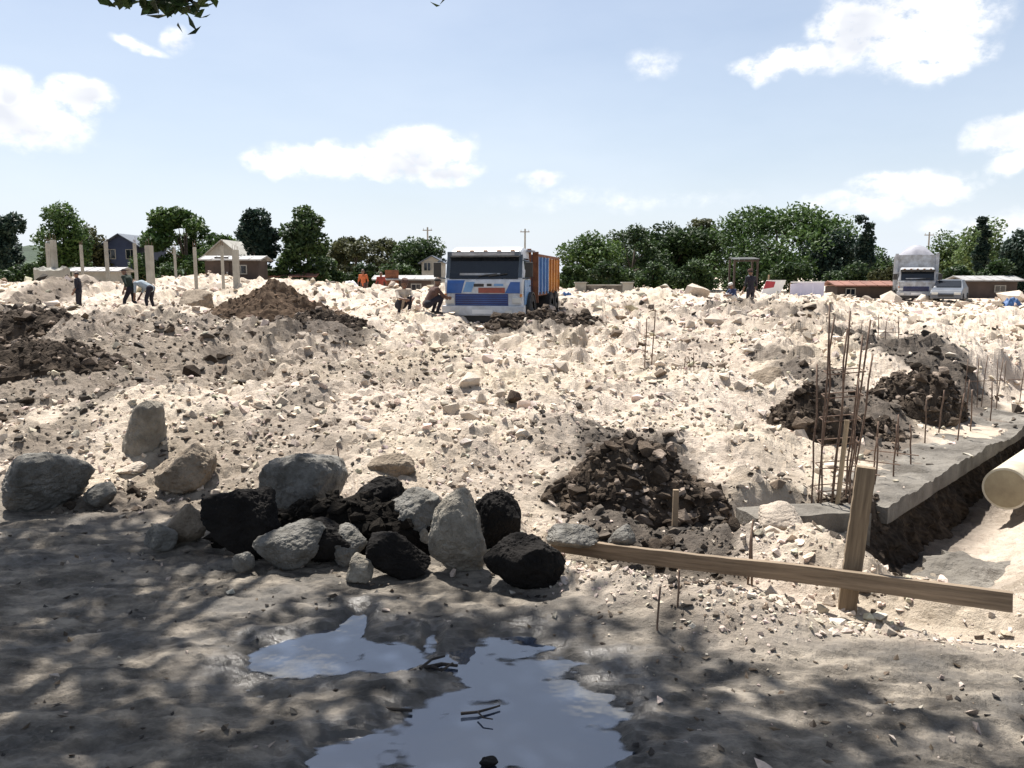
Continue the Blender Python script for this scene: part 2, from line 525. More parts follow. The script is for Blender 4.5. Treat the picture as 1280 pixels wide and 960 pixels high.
def scatter(protos, P, S, seed, tint, flat=.75):
    """many small stones joined into one mesh; P (n,3) S (n,) tint (n,3)"""
    g = np.random.default_rng(seed)
    n = len(P)
    M = rotmats(n, g)
    pick = g.integers(0, len(protos), n)
    asp = g.uniform(.6, 1.15, (n, 3)); asp[:, 2] *= .85
    Vs, Fs, Ts, off = [], [], [], 0
    for k, (V, f) in enumerate(protos):
        I = np.nonzero(pick == k)[0]
        if not len(I): continue
        W = V[None, :, :] * asp[I][:, None, :]
        W = np.einsum('nij,nvj->nvi', M[I], W)
        W[:, :, 2] *= flat
        W = W * S[I][:, None, None] + P[I][:, None, :]
        Vs.append(W.reshape(-1, 3))
        Fs.append((f[None] + (np.arange(len(I)) * len(V))[:, None, None] + off).reshape(-1, 3))
        Ts.append(np.repeat(tint[I], len(V), axis=0))
        off += len(I) * len(V)
    return np.concatenate(Vs), np.concatenate(Fs), np.concatenate(Ts)

#==SETTING==
# ------------------------------------------------------------------ the ground
EDGE = ([-30, -6, -3.5, -1.8, -.2, .5, .95, 2.1, 5, 30], [9.0, 6.0, 5.45, 4.75, 4.30, 3.60, 3.25, 3.05, 2.9, 2.8])
BEAM0 = np.array([2.30, 5.03]); BU = np.array([.684, .730]); BN = np.array([.730, -.684])
# dark or brown soil patches: photo x, y, half width, half height, amount, kind (0 brown .. 1 near black)
SOIL = [(180, 480, 240, 60, .72, .45), (120, 440, 170, 40, .75, .55), (90, 520, 150, 50, .75, .6), (420, 500, 150, 30, .45, .4), (330, 590, 120, 40, .55, .5), (230, 425, 60, 14, .7, .5), (60, 575, 70, 22, .7, .6), (300, 520, 60, 16, .6, .6), (470, 440, 60, 10, .5, .5), (620, 600, 90, 30, .3, .5), (1000, 440, 140, 20, .3, .4), (880, 480, 90, 25, .3, .4),
        (40, 440, 95, 38, 1.0, .75), (75, 405, 60, 14, .8, .6), (150, 540, 50, 32, .9, .9), (20, 540, 40, 14, .6, .7), (60, 385, 35, 7, .9, .4),
        (400, 456, 80, 14, 1.0, .7), (330, 440, 90, 22, .55, .4), (300, 470, 120, 22, .4, .5), (375, 550, 40, 30, .55, .8),
        (660, 412, 85, 20, 1.0, .8), (800, 610, 115, 78, 1.0, .9), (700, 580, 50, 22, .5, .7), (1035, 505, 50, 42, 1.0, .8),
        (1105, 550, 70, 32, .9, .75), (1165, 490, 55, 42, 1.0, .9), (890, 400, 40, 10, .7, .6), (1000, 408, 60, 10, .6, .5),
        (820, 395, 60, 10, .5, .5), (985, 640, 30, 16, .7, .9), (230, 590, 60, 40, .6, .35), (150, 620, 120, 26, .8, .6),
        (700, 395, 40, 10, .7, .7), (1180, 660, 120, 30, .35, .9), (120, 480, 110, 22, .45, .6), (160, 395, 45, 8, .6, .6), (840, 440, 30, 10, .5, .5),
        (520, 470, 60, 12, .25, .4), (250, 400, 60, 12, .5, .3), (960, 590, 60, 30, .3, .5), (880, 760, 160, 26, .3, .3), (1120, 425, 40, 10, .3, .5)]
SOILW = []
for (px, py, rx, ry, a, k) in SOIL:
    c = gnd(px, py, .1); n_, f_ = gnd(px, py + ry, .1), gnd(px, max(py - ry, 349 + .0), .1)
    SOILW.append((c.x, c.y, rx * c.y / F, max((f_.y - n_.y) / 2, .25) if f_.y > 0 and f_.y < 90 else (c.y - n_.y), a, k))
# mounds of rubble: x, y, half width, half depth, height
MOUNDS = [(-3.4, 7.2, 1.5, 1.0, .40), (-1.6, 7.6, 1.8, 1.3, .28), (-1.0, 6.2, 1.3, .8, .20), (.5, 8.2, 1.6, 1.2, .30), (2.0, 9.0, 1.2, 1.2, .32), (-5.2, 9.2, 1.4, 1.1, .4), (-2.2, 10.2, 1.5, 1.0, .30), (.2, 6.6, .8, .6, .18), (2.1, 6.7, .5, .5, .16), (4.6, 10.3, 1.2, .9, .08), (-.8, 11.5, 1.4, 1, .28), (6.6, 10.5, 1.5, 1, .3),
          (-6.5, 12, 2.6, 2.0, .55), (-9.5, 15, 3, 2, .65), (-3.2, 13, 2.0, 1.5, .35), (1.5, 14, 2.5, 2, .30), (5.5, 12.5, 2.5, 2, .35),
          (7.5, 17, 3, 2, .4), (3.2, 18.5, 2.4, 1.6, .45), (-13, 23, 5, 3, .35), (-7.5, 31, 3, 1.8, .5), (9, 26, 4, 2, .40), (3.5, 24.5, 1.8, 1.3, .35), (14, 30, 5, 3, .35),
          (-22, 40, 6, 3, .95), (-12, 43, 6, 3, 1.0), (-4, 42, 5, 2.6, .75), (7, 40, 5, 2.5, .50), (12, 43, 4, 2.5, .40), (19, 40, 6, 3, .0),
          (29, 42, 5, 3, .30), (4, 50, 7, 3, .35), (-18, 50, 9, 3, 1.2), (-30, 45, 9, 4, 1.1), (38, 45, 8, 4, .5), (-3, 33, 2.5, 1.6, .45),
          (1.0, 3.75, .75, .30, .07), (2.1, 3.5, .8, .25, .05)]
PUDDLE = [(400, 815, 90, 36), (440, 782, 24, 34), (490, 818, 68, 26), (540, 800, 18, 20), (620, 828, 120, 40), (645, 890, 172, 66), (450, 945, 90, 40), (560, 950, 150, 70), (690, 950, 110, 90), (520, 1010, 190, 60), (735, 905, 62, 45)]
PUDW = []
for (px, py, rx, ry) in PUDDLE:
    c, n_, f_ = gnd(px, py), gnd(px, py + ry), gnd(px, py - ry)
    PUDW.append((c.x, (n_.y + f_.y) / 2, rx * c.y / F, (f_.y - n_.y) / 2))
_a, _b = at(690, 679, 4.72), at(1266, 752, 3.50)
PLANK_A, PLANK_B = tuple(_a), tuple(_b)
WATER_Z = -.020
def field_mask(x, y):
    yb = np.interp(x, *EDGE) + .22 * fbm(x * 1.3, y * 1.3, 5, 3)
    return sst(-.12, .45, y - yb)
def soil_at(x, y):
    """amount, kind of dark soil"""
    nz = .9 * fbm(x * 1.1, y * 1.1, 31, 4, .6) + .45 * fbm(x * 5, y * 5, 33, 3, .6)
    A = np.zeros(np.shape(x)); K = np.zeros(np.shape(x))
    for (cx, cy, rx, ry, a, k) in SOILW:
        e = 1.15 - np.hypot((x - cx) / rx, (y - cy) / ry)
        s = a * sst(0, .55, e + .55 * nz)
        s = s * (np.hypot((x - cx) / rx, (y - cy) / ry) < 2.2)
        K = np.where(s > A, k, K); A = np.maximum(A, s)
    s2 = sst(.42, .62, fbm(x * .55, y * .55, 77, 4, .6)) * .55       # stray brown earth in the rubble
    K = np.where(s2 > A, .3, K); A = np.maximum(A, s2)
    fl = sst(.36, .66, fbm(x * 2.6, y * 2.6, 79, 4, .65)) * .75             # small flecks of earth everywhere
    K = np.where(fl > A, .55, K); A = np.maximum(A, fl)
    return A, K
def puddle_s(x, y):
    s = np.full(np.shape(x), -9.0)
    for (cx, cy, rx, ry) in PUDW:
        s = np.maximum(s, 1 - np.hypot((x - cx) / rx, (y - cy) / ry))
    return s + .30 * fbm(x * 2.6, y * 2.6, 51, 4, .6) + .22 * fbm(x * 5, y * 14, 53, 4, .65)
def trench(x, y):
    px_, py_ = x - BEAM0[0], y - BEAM0[1]
    s = px_ * BU[0] + py_ * BU[1]; t = px_ * BN[0] + py_ * BN[1]
    w = t + .10 * fbm(x * 2, y * 2, 61, 3)
    far = .95 - .10 * s
    m = sst(-.9, -.35, s) * sst(-.10, .02, t) * (1 - sst(far - .45, far + .25, w)) * (1 - sst(7, 8, s))
    onbeam = sst(-1.35, -.40, t + .25 * fbm(x * 2.3, y * 2.3, 65, 3)) * (1 - sst(.0, .04, t)) * sst(.25, .45, s) * (1 - sst(8, 8.3, s))
    return m, onbeam
def H(x, y):
    x = np.asarray(x, float); y = np.asarray(y, float)
    dist = np.hypot(x, y)
    fm = field_mask(x, y)
    far = np.clip(dist / 9, .75, 2.6)
    z = .06 + .10 * sst(5, 12, y) + .15 * far * fbm(x / 2.6, y / 2.6, 1, 3) + .10 * np.minimum(far, 1.5) * (1 - np.abs(fbm(x / 1.1, y / 1.1, 8, 3)) * 3).clip(-1, 1) * sst(-.3, .3, fbm(x / 2.2, y / 2.2, 9, 2))
    for (cx, cy, rx, ry, h) in MOUNDS:
        q = ((x - cx) / rx) ** 2 + ((y - cy) / ry) ** 2
        z = z + h * np.exp(-q * 1.3)
    z = z + .085 * far * fbm(x / .9, y / .9, 11, 3, .55)
    wx, wy = x + .10 * fbm(x * 3, y * 3, 3, 3), y + .10 * fbm(x * 3, y * 3, 4, 3)
    patch = .35 + .65 * sst(-.25, .35, fbm(x / 1.6, y / 1.6, 19, 3))          # rough here, trodden there
    z_soft = z
    f1, f2, idv = worley(wx / .55, wy / .55, 21)
    z = z + .125 * np.minimum(far, 1.5) * patch * (sst(.0, .48, f2 - f1) * (.15 + idv ** 2) + .5 * np.clip(.8 - f1, 0, 1) * idv)
    f1, f2, idv = worley(wx / .21, wy / .21, 23)
    z = z + .062 * np.minimum(far, 1.35) * patch * (sst(.0, .45, f2 - f1) * (.1 + idv ** 2))
    f1, f2, idv = worley(wx / .085, wy / .085, 25)
    z = z + .022 * np.minimum(far, 1.6) * (sst(.0, .4, f2 - f1) * (.1 + idv))
    # the ground is dug away along the board
    pa, pb = PLANK_A, PLANK_B
    L = math.hypot(pb[0] - pa[0], pb[1] - pa[1]); ux, uy = (pb[0] - pa[0]) / L, (pb[1] - pa[1]) / L
    sp = np.clip((x - pa[0]) * ux + (y - pa[1]) * uy, 0, L); dp = np.hypot(x - pa[0] - ux * sp, y - pa[1] - uy * sp)
    zp = pa[2] + (pb[2] - pa[2]) * sp / L - .075 - .09 * sst(.5, .8, sp / L)
    lim = zp - .05 + .40 * np.maximum(dp - .10, 0) + .9 * (z - z_soft) * sst(.03, .2, dp)
    z = np.where(dp < .7, np.minimum(z, lim), z)
    # and around the short cross beam
    qx = (x - 1.55) * .985 + (y - 4.93) * .17; qy = -(x - 1.55) * .17 + (y - 4.93) * .985
    pit = sst(-.15, .0, qx) * (1 - sst(.80, .95, qx)) * sst(-.30, -.1, qy) * (1 - sst(.36, .5, qy))
    z = z * (1 - pit) + pit * np.minimum(z, -.05)
    rt = x / np.maximum(y, .5)
    z = z * (1 - .8 * sst(.36, .44, rt) * (1 - sst(.60, .70, rt)) * sst(24, 36, y))       # levelled ground before the white truck
    out = 1 - sst(58, 70, y)
    z = z * (.06 + .94 * out) * (1 - .6 * sst(45, 60, np.abs(x)))
    # road
    zr = .018 * fbm(x / 1.2, y / .6, 41, 3) + .030 * fbm(x / .34, y / .17, 43, 4, .6) + .012 * fbm(x / .08, y / .05, 45, 3)
    c1, c2, cid = worley(x / .10 + .4 * fbm(x * 6, y * 6, 46, 2), y / .07, 47)
    zr = zr + .013 * fbm(x / .13, y / .04, 49, 4, .62) + .010 * np.clip(.6 - c1, 0, 1) * cid * sst(-.1, .3, fbm(x * .9, y * 1.4, 48, 3))
    ps = puddle_s(x, y)
    zr = zr + .006 - .052 * sst(-.25, .6, ps)
    z = zr * (1 - fm) + (z + .3 * zr) * fm
    tm, ob = trench(x, y)
    z = z * (1 - ob) + ob * np.minimum(z, .02)
    z = z - tm * (.40 + .3 * np.maximum(z, 0))
    behind = sst(-3, 0, y)
    return z * behind
def Hp(x, y):
    return float(H(np.array([x]), np.array([y]))[0])

nr, na = 640, 820
r_in = np.linspace(.25, 1.7, 14)[:-1]
r_mid = 1.7 * (66 / 1.7) ** (np.arange(nr) / (nr - 1))
r_out = 66 * (6000 / 66) ** (np.arange(1, 40) / 39)
rad = np.concatenate([r_in, r_mid, r_out])
a_mid = np.linspace(R(-47), R(47), na)
a_out = np.linspace(R(47), R(313), 110)[1:-1]
ang = np.concatenate([a_mid, a_out])
RR, AA = np.meshgrid(rad, ang, indexing='ij')
GX, GY = RR * np.sin(AA), RR * np.cos(AA)
GZ = H(GX, GY)
nR, nA = GX.shape
idx = np.arange(nR * nA).reshape(nR, nA)
nxt = np.roll(idx, -1, axis=1)
quads = np.stack([idx[:-1], idx[1:], nxt[1:], nxt[:-1]], -1).reshape(-1, 4)[:, ::-1]
Vg = np.stack([GX, GY, GZ], -1).reshape(-1, 3)
sA, sK = soil_at(Vg[:, 0], Vg[:, 1])
fmv = field_mask(Vg[:, 0], Vg[:, 1])
tmv, obv = trench(Vg[:, 0], Vg[:, 1])
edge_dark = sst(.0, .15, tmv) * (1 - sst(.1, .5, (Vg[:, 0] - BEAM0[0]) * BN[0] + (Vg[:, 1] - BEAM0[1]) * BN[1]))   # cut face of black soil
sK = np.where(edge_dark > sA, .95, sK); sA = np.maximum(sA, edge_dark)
psv = puddle_s(Vg[:, 0], Vg[:, 1])
wet = np.clip(sst(-1.5, -.1, psv) * .55 + sst(-.6, .05, psv) * .5 + .35 * sst(-.9, -.2, psv) * fbm(Vg[:, 0] * 3, Vg[:, 1] * 7, 95, 3), 0, 1) * (1 - fmv)
gme = npmesh('ground', Vg, quads, smooth=False, attrs=dict(field=fmv, soil=sA, kind=sK, wet=wet))
def ground_mat():
    m = bpy.data.materials.new('ground_soil')
    m.use_nodes = True
    nt = m.node_tree
    b = nt.nodes['Principled BSDF']
    geo = nt.nodes.new('ShaderNodeNewGeometry')
    def att(nm):
        a = nt.nodes.new('ShaderNodeAttribute'); a.attribute_name = nm
        return a.outputs['Fac']
    def noise(s, d=6, r=.6, st=(1, 1, 1)):
        mp = nt.nodes.new('ShaderNodeMapping'); mp.inputs['Scale'].default_value = st
        nt.links.new(geo.outputs['Position'], mp.inputs['Vector'])
        n = nt.nodes.new('ShaderNodeTexNoise')
        n.inputs['Scale'].default_value = s; n.inputs['Detail'].default_value = d; n.inputs['Roughness'].default_value = r
        nt.links.new(mp.outputs[0], n.inputs['Vector'])
        return n.outputs['Fac']
    def ramp(f, *st):
        rp = nt.nodes.new('ShaderNodeValToRGB')
        els = rp.color_ramp.elements
        els[0].position, els[0].color = st[0][0], (*st[0][1], 1)
        els[1].position, els[1].color = st[-1][0], (*st[-1][1], 1)
        for p, c in st[1:-1]:
            e = els.new(p); e.color = (*c, 1)
        nt.links.new(f, rp.inputs[0])
        return rp.outputs[0]
    def mix(f, a, c):
        mx = nt.nodes.new('ShaderNodeMix'); mx.data_type = 'RGBA'
        nt.links.new(f, mx.inputs[0]); nt.links.new(a, mx.inputs[6]); nt.links.new(c, mx.inputs[7])
        return mx.outputs[2]
    def mth(op, a, c):
        n = nt.nodes.new('ShaderNodeMath'); n.operation = op; n.use_clamp = True
        for i, v in enumerate((a, c)):
            if isinstance(v, (int, float)): n.inputs[i].default_value = v
            else: nt.links.new(v, n.inputs[i])
        return n.outputs[0]
    lime = ramp(noise(7, 8, .68), (.28, (.30, .235, .18)), (.42, (.49, .41, .33)), (.70, (.64, .55, .455)))
    lime = mix(mth('MULTIPLY', ramp(noise(.6, 4, .6), (.45, (0, 0, 0)), (.65, (1, 1, 1))), .5), lime, ramp(noise(11, 6), (.3, (.36, .29, .19)), (.7, (.52, .44, .31))))
    brown = ramp(noise(9, 7, .66), (.32, (.060, .042, .029)), (.66, (.185, .135, .095)))
    dark = ramp(noise(10, 7, .66), (.32, (.022, .018, .014)), (.68, (.115, .092, .072)))
    sk = mix(att('kind'), brown, dark)
    fld = mix(mth('MULTIPLY', att('soil'), .96), lime, sk)
    road = ramp(noise(3.2, 8, .66, (1, 2.2, 1)), (.36, (.062, .053, .043)), (.5, (.180, .155, .124)), (.63, (.39, .336, .268)))
    grit = ramp(noise(60, 3, .6), (.60, (0, 0, 0)), (.72, (1, 1, 1)))
    road = mix(mth('MULTIPLY', grit, .35), road, ramp(noise(20, 2), (.3, (.30, .27, .23)), (.7, (.42, .38, .32))))
    wetc = ramp(noise(4, 6, .6), (.35, (.026, .024, .022)), (.7, (.066, .060, .052)))
    road = mix(mth('MULTIPLY', att('wet'), .85), road, wetc)
    road = mix(mth('MULTIPLY', ramp(noise(1.3, 5, .6, (1, 2, 1)), (.46, (0, 0, 0)), (.60, (1, 1, 1))), .62), road, wetc)
    nt.links.new(mix(att('field'), road, fld), b.inputs['Base Color'])
    rr_ = nt.nodes.new('ShaderNodeMapRange')
    damp = mth('ADD', mth('MULTIPLY', att('wet'), ramp(noise(5, 4), (.30, (0, 0, 0)), (.55, (1, 1, 1)))), mth('MULTIPLY', ramp(noise(1.3, 5, .6, (1, 2, 1)), (.48, (0, 0, 0)), (.60, (1, 1, 1))), .55))
    inv = nt.nodes.new('ShaderNodeMath'); inv.operation = 'SUBTRACT'; inv.inputs[0].default_value = 1; nt.links.new(att('field'), inv.inputs[1])
    damp = mth('MULTIPLY', damp, inv.outputs[0])
    nt.links.new(damp, rr_.inputs['Value'])
    rr_.inputs['To Min'].default_value = .93; rr_.inputs['To Max'].default_value = .32
    nt.links.new(rr_.outputs[0], b.inputs['Roughness'])
    b.inputs['Specular IOR Level'].default_value = .5
    bp = nt.nodes.new('ShaderNodeBump')
    bp.inputs['Distance'].default_value = .032
    nt.links.new(noise(30, 9, .72), bp.inputs['Height'])
    bs = nt.nodes.new('ShaderNodeMapRange'); nt.links.new(damp, bs.inputs['Value'])
    bs.inputs['To Min'].default_value = 1; bs.inputs['To Max'].default_value = .30
    nt.links.new(bs.outputs[0], bp.inputs['Strength'])
    nt.links.new(bp.outputs[0], b.inputs['Normal'])
    return m
ground = link('ground', gme, ground_mat())
tag(ground, 'rough building plot of pale limestone rubble behind a muddy track', 'ground', kind='structure')

# puddle: one flat sheet of murky water lying in the hollow of the track
m = bpy.data.materials.new('puddle_water'); m.use_nodes = True
b = m.node_tree.nodes['Principled BSDF']
b.inputs['Base Color'].default_value = (.030, .040, .062, 1)
b.inputs['Roughness'].default_value = .025
b.inputs['IOR'].default_value = 2.6
wn_ = m.node_tree.nodes.new('ShaderNodeTexNoise'); wn_.inputs['Scale'].default_value = 9
gq = m.node_tree.nodes.new('ShaderNodeNewGeometry')
m.node_tree.links.new(gq.outputs['Position'], wn_.inputs['Vector'])
bq = m.node_tree.nodes.new('ShaderNodeBump'); bq.inputs['Distance'].default_value = .0012
m.node_tree.links.new(wn_.outputs['Fac'], bq.inputs['Height']); m.node_tree.links.new(bq.outputs[0], b.inputs['Normal'])
MAT['puddle_water'] = m
xs = np.linspace(-1.9, 1.6, 260); ys = np.linspace(1.0, 4.35, 260)
PX, PY = np.meshgrid(xs, ys, indexing='ij')
keep = puddle_s(PX, PY) > -.45
depth = np.clip(WATER_Z - H(PX, PY), -.02, .1)
ii = np.arange(260 * 260).reshape(260, 260)
kq = keep[:-1, :-1] & keep[1:, :-1] & keep[1:, 1:] & keep[:-1, 1:]
pq = np.stack([ii[:-1, :-1], ii[1:, :-1], ii[1:, 1:], ii[:-1, 1:]], -1)[kq]
nt = m.node_tree
da = nt.nodes.new('ShaderNodeAttribute'); da.attribute_name = 'depth'
dr_ = nt.nodes.new('ShaderNodeMapRange'); dr_.interpolation_type = 'SMOOTHSTEP'
dr_.inputs['From Min'].default_value = -.0005; dr_.inputs['From Max'].default_value = .011
nt.links.new(da.outputs['Fac'], dr_.inputs['Value'])
tb_ = nt.nodes.new('ShaderNodeBsdfTransparent'); mxs = nt.nodes.new('ShaderNodeMixShader')
nt.links.new(dr_.outputs[0], mxs.inputs[0]); nt.links.new(tb_.outputs[0], mxs.inputs[1]); nt.links.new(b.outputs[0], mxs.inputs[2])
nt.links.new(mxs.outputs[0], nt.nodes['Material Output'].inputs['Surface'])
pud = link('puddle', npmesh('puddle', np.stack([PX, PY, np.full_like(PX, WATER_Z)], -1).reshape(-1, 3), pq, True, attrs=dict(depth=depth.ravel())), 'puddle_water')
tag(pud, 'rain puddle on the muddy track reflecting the sky', 'puddle', kind='structure')

# far ridge on the left
def ridge(name, x0, x1, Y, h, seed):
    X = np.linspace(x0, x1, 160); D = np.linspace(0, 1, 24)
    XX, DD = np.meshgrid(X, D, indexing='ij')
    env = sst(x0, x0 + (x1 - x0) * .1, XX) * (1 - sst(x0 + (x1 - x0) * .45, x1, XX))
    Z = h * np.sin(DD * math.pi) ** .8 * (.72 + .28 * fbm(XX / 90, DD * 2, seed, 4)) * env - 1
    YY = Y + (DD - .4) * 260
    i_ = np.arange(160 * 24).reshape(160, 24)
    q = np.stack([i_[:-1, :-1], i_[1:, :-1], i_[1:, 1:], i_[:-1, 1:]], -1).reshape(-1, 4)
    o = link(name, npmesh(name, np.stack([XX, YY, Z], -1).reshape(-1, 3), q, True), 'hill_wood')
    tag(o, 'low wooded hill far off behind the left trees', 'hill', kind='structure')
mat('hill_wood', (.05, .075, .045), 1, scale=.05, col2=(.03, .045, .03), bump=2, bscale=.15)
ridge('hill', -900, -120, 800, 52, 4)
#==OBJECTS==
# ------------------------------------------------------------------ trees
def leaves(C, size, seed, up=.35, elong=1.7):
    g = np.random.default_rng(seed)
    n = len(C)
    N = g.normal(size=(n, 3)); N[:, 2] = np.abs(N[:, 2]) + up
    N /= np.linalg.norm(N, axis=1)[:, None]
    T = np.cross(N, g.normal(size=(n, 3))); T /= np.linalg.norm(T, axis=1)[:, None] + 1e-9
    B = np.cross(N, T)
    s = size * g.uniform(.6, 1.35, n)
    L, W = (s * elong / 2)[:, None], (s / 2)[:, None]
    P = np.stack([C - T * L, C + B * W - N * W * .35, C + T * L, C - B * W - N * W * .35], 1)
    return P.reshape(-1, 3), np.arange(4 * n).reshape(n, 4)
def crown_points(rx, ry, rz, nl, n, seed, shape='round'):
    g = np.random.default_rng(seed)
    d = g.normal(size=(nl, 3)); d /= np.linalg.norm(d, axis=1)[:, None]
    rr_ = g.uniform(.35, .86, nl)[:, None]
    if shape == 'column':
        Lc = np.stack([g.uniform(-.35, .35, nl) * rx, g.uniform(-.35, .35, nl) * ry, np.linspace(-.92, .84, nl) * rz], 1)
        Lr = rx * g.uniform(.5, .85, nl) * np.interp(np.linspace(-1, 1, nl), [-1, -.4, .5, 1], [.8, 1, .95, .7])
    else:
        Lc = d * rr_ * np.array([rx, ry, rz])
        Lr = min(rx, rz * 1.3) * g.uniform(.26, .46, nl)
        if shape == 'dome':                              # wide umbrella: clumps over an upper half shell, some below
            u_ = g.uniform(-.25, 1, nl); a_ = g.uniform(0, 2 * math.pi, nl); sh_ = np.sqrt(1 - np.clip(u_, -.3, .97) ** 2) * g.uniform(.55, .92, nl)
            Lc = np.stack([np.cos(a_) * sh_ * rx, np.sin(a_) * sh_ * ry, (u_ * 1.5 - .75) * rz * .9], 1)
            Lr = rx * g.uniform(.16, .27, nl)
    w = Lr ** 2; k = g.choice(nl, n, p=w / w.sum())
    q = g.normal(size=(n, 3)); q /= np.linalg.norm(q, axis=1)[:, None]
    P = Lc[k] + q * (Lr[k] * g.uniform(.55, 1.06, n))[:, None] * np.array([1, 1, .82])
    tone = np.clip(g.uniform(.1, .8, nl)[k] * .6 + g.uniform(0, .6, n), 0, 1)
    return P, tone, Lc
def tree(name, label, px, top, hw, Y, leaf, seed, shape='round', base=.10, n=2600, lsize=.30, group=None, hfac=None, pxbase=None):
    x = at(px, 345, Y).x
    z0 = Hp(x, Y) - .1
    ztop = at(px, top, Y).z
    h = ztop - z0
    rx = hw / ppm(Y)
    zb = h * base
    rz = (h - zb) / 2
    root = empty(name, (x, Y, z0))
    g = random.Random(seed)
    P, tone, Lc = crown_points(rx * .92, rx * .8, rz * .93, 11 if shape == 'column' else (46 if shape == 'dome' else 30), n, seed, shape)
    ext = np.percentile(np.abs(P[:, :2]), 99, axis=0); P[:, :2] *= np.array([rx, rx * .85]) / ext
    zlo, zhi = np.percentile(P[:, 2], .7), np.percentile(P[:, 2], 99.6)
    P[:, 2] = zb + (P[:, 2] - zlo) / (zhi - zlo) * (h - zb)
    P[:, 2] = np.maximum(P[:, 2], .15)
    V, f = leaves(P, lsize, seed + 1)
    cr = link('crown', npmesh('crown', V, f, False, tint=np.repeat(tone, 4)), leaf, root)
    tb = MB()
    lean = g.uniform(-.3, .3)
    tr = max(.09, h * .028)
    tb.tube([(0, 0, -.2), (lean * .1, 0, h * .15), (lean * .4, .1, h * .4), (lean, 0, h * .75)], [tr * 1.3, tr, tr * .75, tr * .3], 8)
    for L in Lc[:7]:
        z1 = h * g.uniform(.22, .5)
        tb.tube([(lean * .3, 0, z1), (L[0] * .5, L[1] * .5, (z1 + L[2] + zb + rz) / 2), (L[0], L[1], L[2] + zb + rz)], [tr * .5, tr * .32, tr * .12], 5)
    tb.build('trunk', 'bark', root, smooth=True)
    tag(root, label, 'tree', group or 'trees along the far edge of the plot')
    return root
TREES = [
    ('broadleaf_tree', 'dark blue-green tree cut by the left edge of the photo', 3, 268, 30, 60, 'leaf_teal', 'round'),
    ('broadleaf_tree', 'tall light-crowned tree behind the pair of leftmost concrete columns', 82, 256, 31, 68, 'leaf_green', 'round'),
    ('broadleaf_tree', 'low tree left of the blue house', 115, 286, 26, 74, 'leaf_olive', 'round'),
    ('broadleaf_tree', 'broad spreading green tree between the blue house and the gabled house', 232, 263, 60, 74, 'leaf_green', 'dome'),
    ('broadleaf_tree', 'dark upright tree right of the gabled house', 319, 263, 27, 58, 'leaf_teal', 'round'),
    ('broadleaf_tree', 'dense round-headed tree beside the dark upright one', 384, 261, 31, 57, 'leaf_dark', 'round'),
    ('broadleaf_tree', 'brownish low tree, left of the two olive ones', 445, 297, 40, 80, 'leaf_olive', 'dome'),
    ('broadleaf_tree', 'brownish low tree, right of the two olive ones', 487, 300, 36, 84, 'leaf_olive', 'dome'),
    ('broadleaf_tree', 'dark low tree just left of the blue truck', 522, 298, 32, 76, 'leaf_dark', 'round'),
    ('broadleaf_tree', 'medium tree just right of the blue truck', 738, 293, 38, 74, 'leaf_green', 'round'),
    ('broadleaf_tree', 'dark tree second to the right of the blue truck', 790, 284, 50, 78, 'leaf_dark', 'dome'),
    ('broadleaf_tree', 'dark tree between its neighbour and the large domed tree', 838, 284, 52, 82, 'leaf_dark', 'round'),
    ('broadleaf_tree', 'thin pale-topped tree touching the large dome on its left', 866, 275, 28, 88, 'leaf_olive', 'round'),
    ('rain_tree', 'largest tree, a wide green dome behind the white board', 972, 260, 112, 80, 'leaf_green', 'dome'),
    ('broadleaf_tree', 'blue-green tree under the right flank of the large dome', 1045, 290, 40, 75, 'leaf_teal', 'round'),
    ('cypress_tree', 'narrow dark column tree right of the large dome', 1077, 270, 13, 70, 'leaf_teal', 'column'),
    ('broadleaf_tree', 'low shadowy tree left of the white truck', 1108, 312, 34, 86, 'leaf_dark', 'round'),
    ('broadleaf_tree', 'light green tree right behind the white truck', 1186, 292, 32, 84, 'leaf_light', 'round'),
    ('broadleaf_tree', 'light green tree with a peaked head near the right edge', 1232, 276, 40, 76, 'leaf_light', 'round'),
    ('cypress_tree', 'thin dark column tree before the peaked light green tree', 1226, 272, 10, 68, 'leaf_teal', 'column'),
    ('broadleaf_tree', 'low filler tree half hidden between the two trees right of the blue truck', 768, 292, 34, 90, 'leaf_dark', 'round'),
    ('broadleaf_tree', 'dark tree half hidden behind the left flank of the large dome', 888, 284, 40, 92, 'leaf_dark', 'round'),
    ('broadleaf_tree', 'far dark tree showing between the gabled house and the dark upright tree', 292, 298, 36, 92, 'leaf_dark', 'round'),
    ('broadleaf_tree', 'far low tree between the round-headed tree and the olive ones', 418, 300, 30, 92, 'leaf_dark', 'round'),
    ('broadleaf_tree', 'far low tree between the broad spreading tree and the blue house', 190, 298, 30, 92, 'leaf_olive', 'round'),
    ('broadleaf_tree', 'dark tree cut by the right edge of the photo', 1272, 290, 26, 64, 'leaf_teal', 'round'),
]
for i, (nm, lb, px, top, hw, Y, lf, shp) in enumerate(TREES):
    big = hw > 50
    tree(nm, lb, px, top, hw, Y, lf, 100 + i, shp, base=.06 if shp != 'dome' else .10, n=15000 if big else (2600 if shp == 'column' else 6500), lsize=.20 if not big else .24)
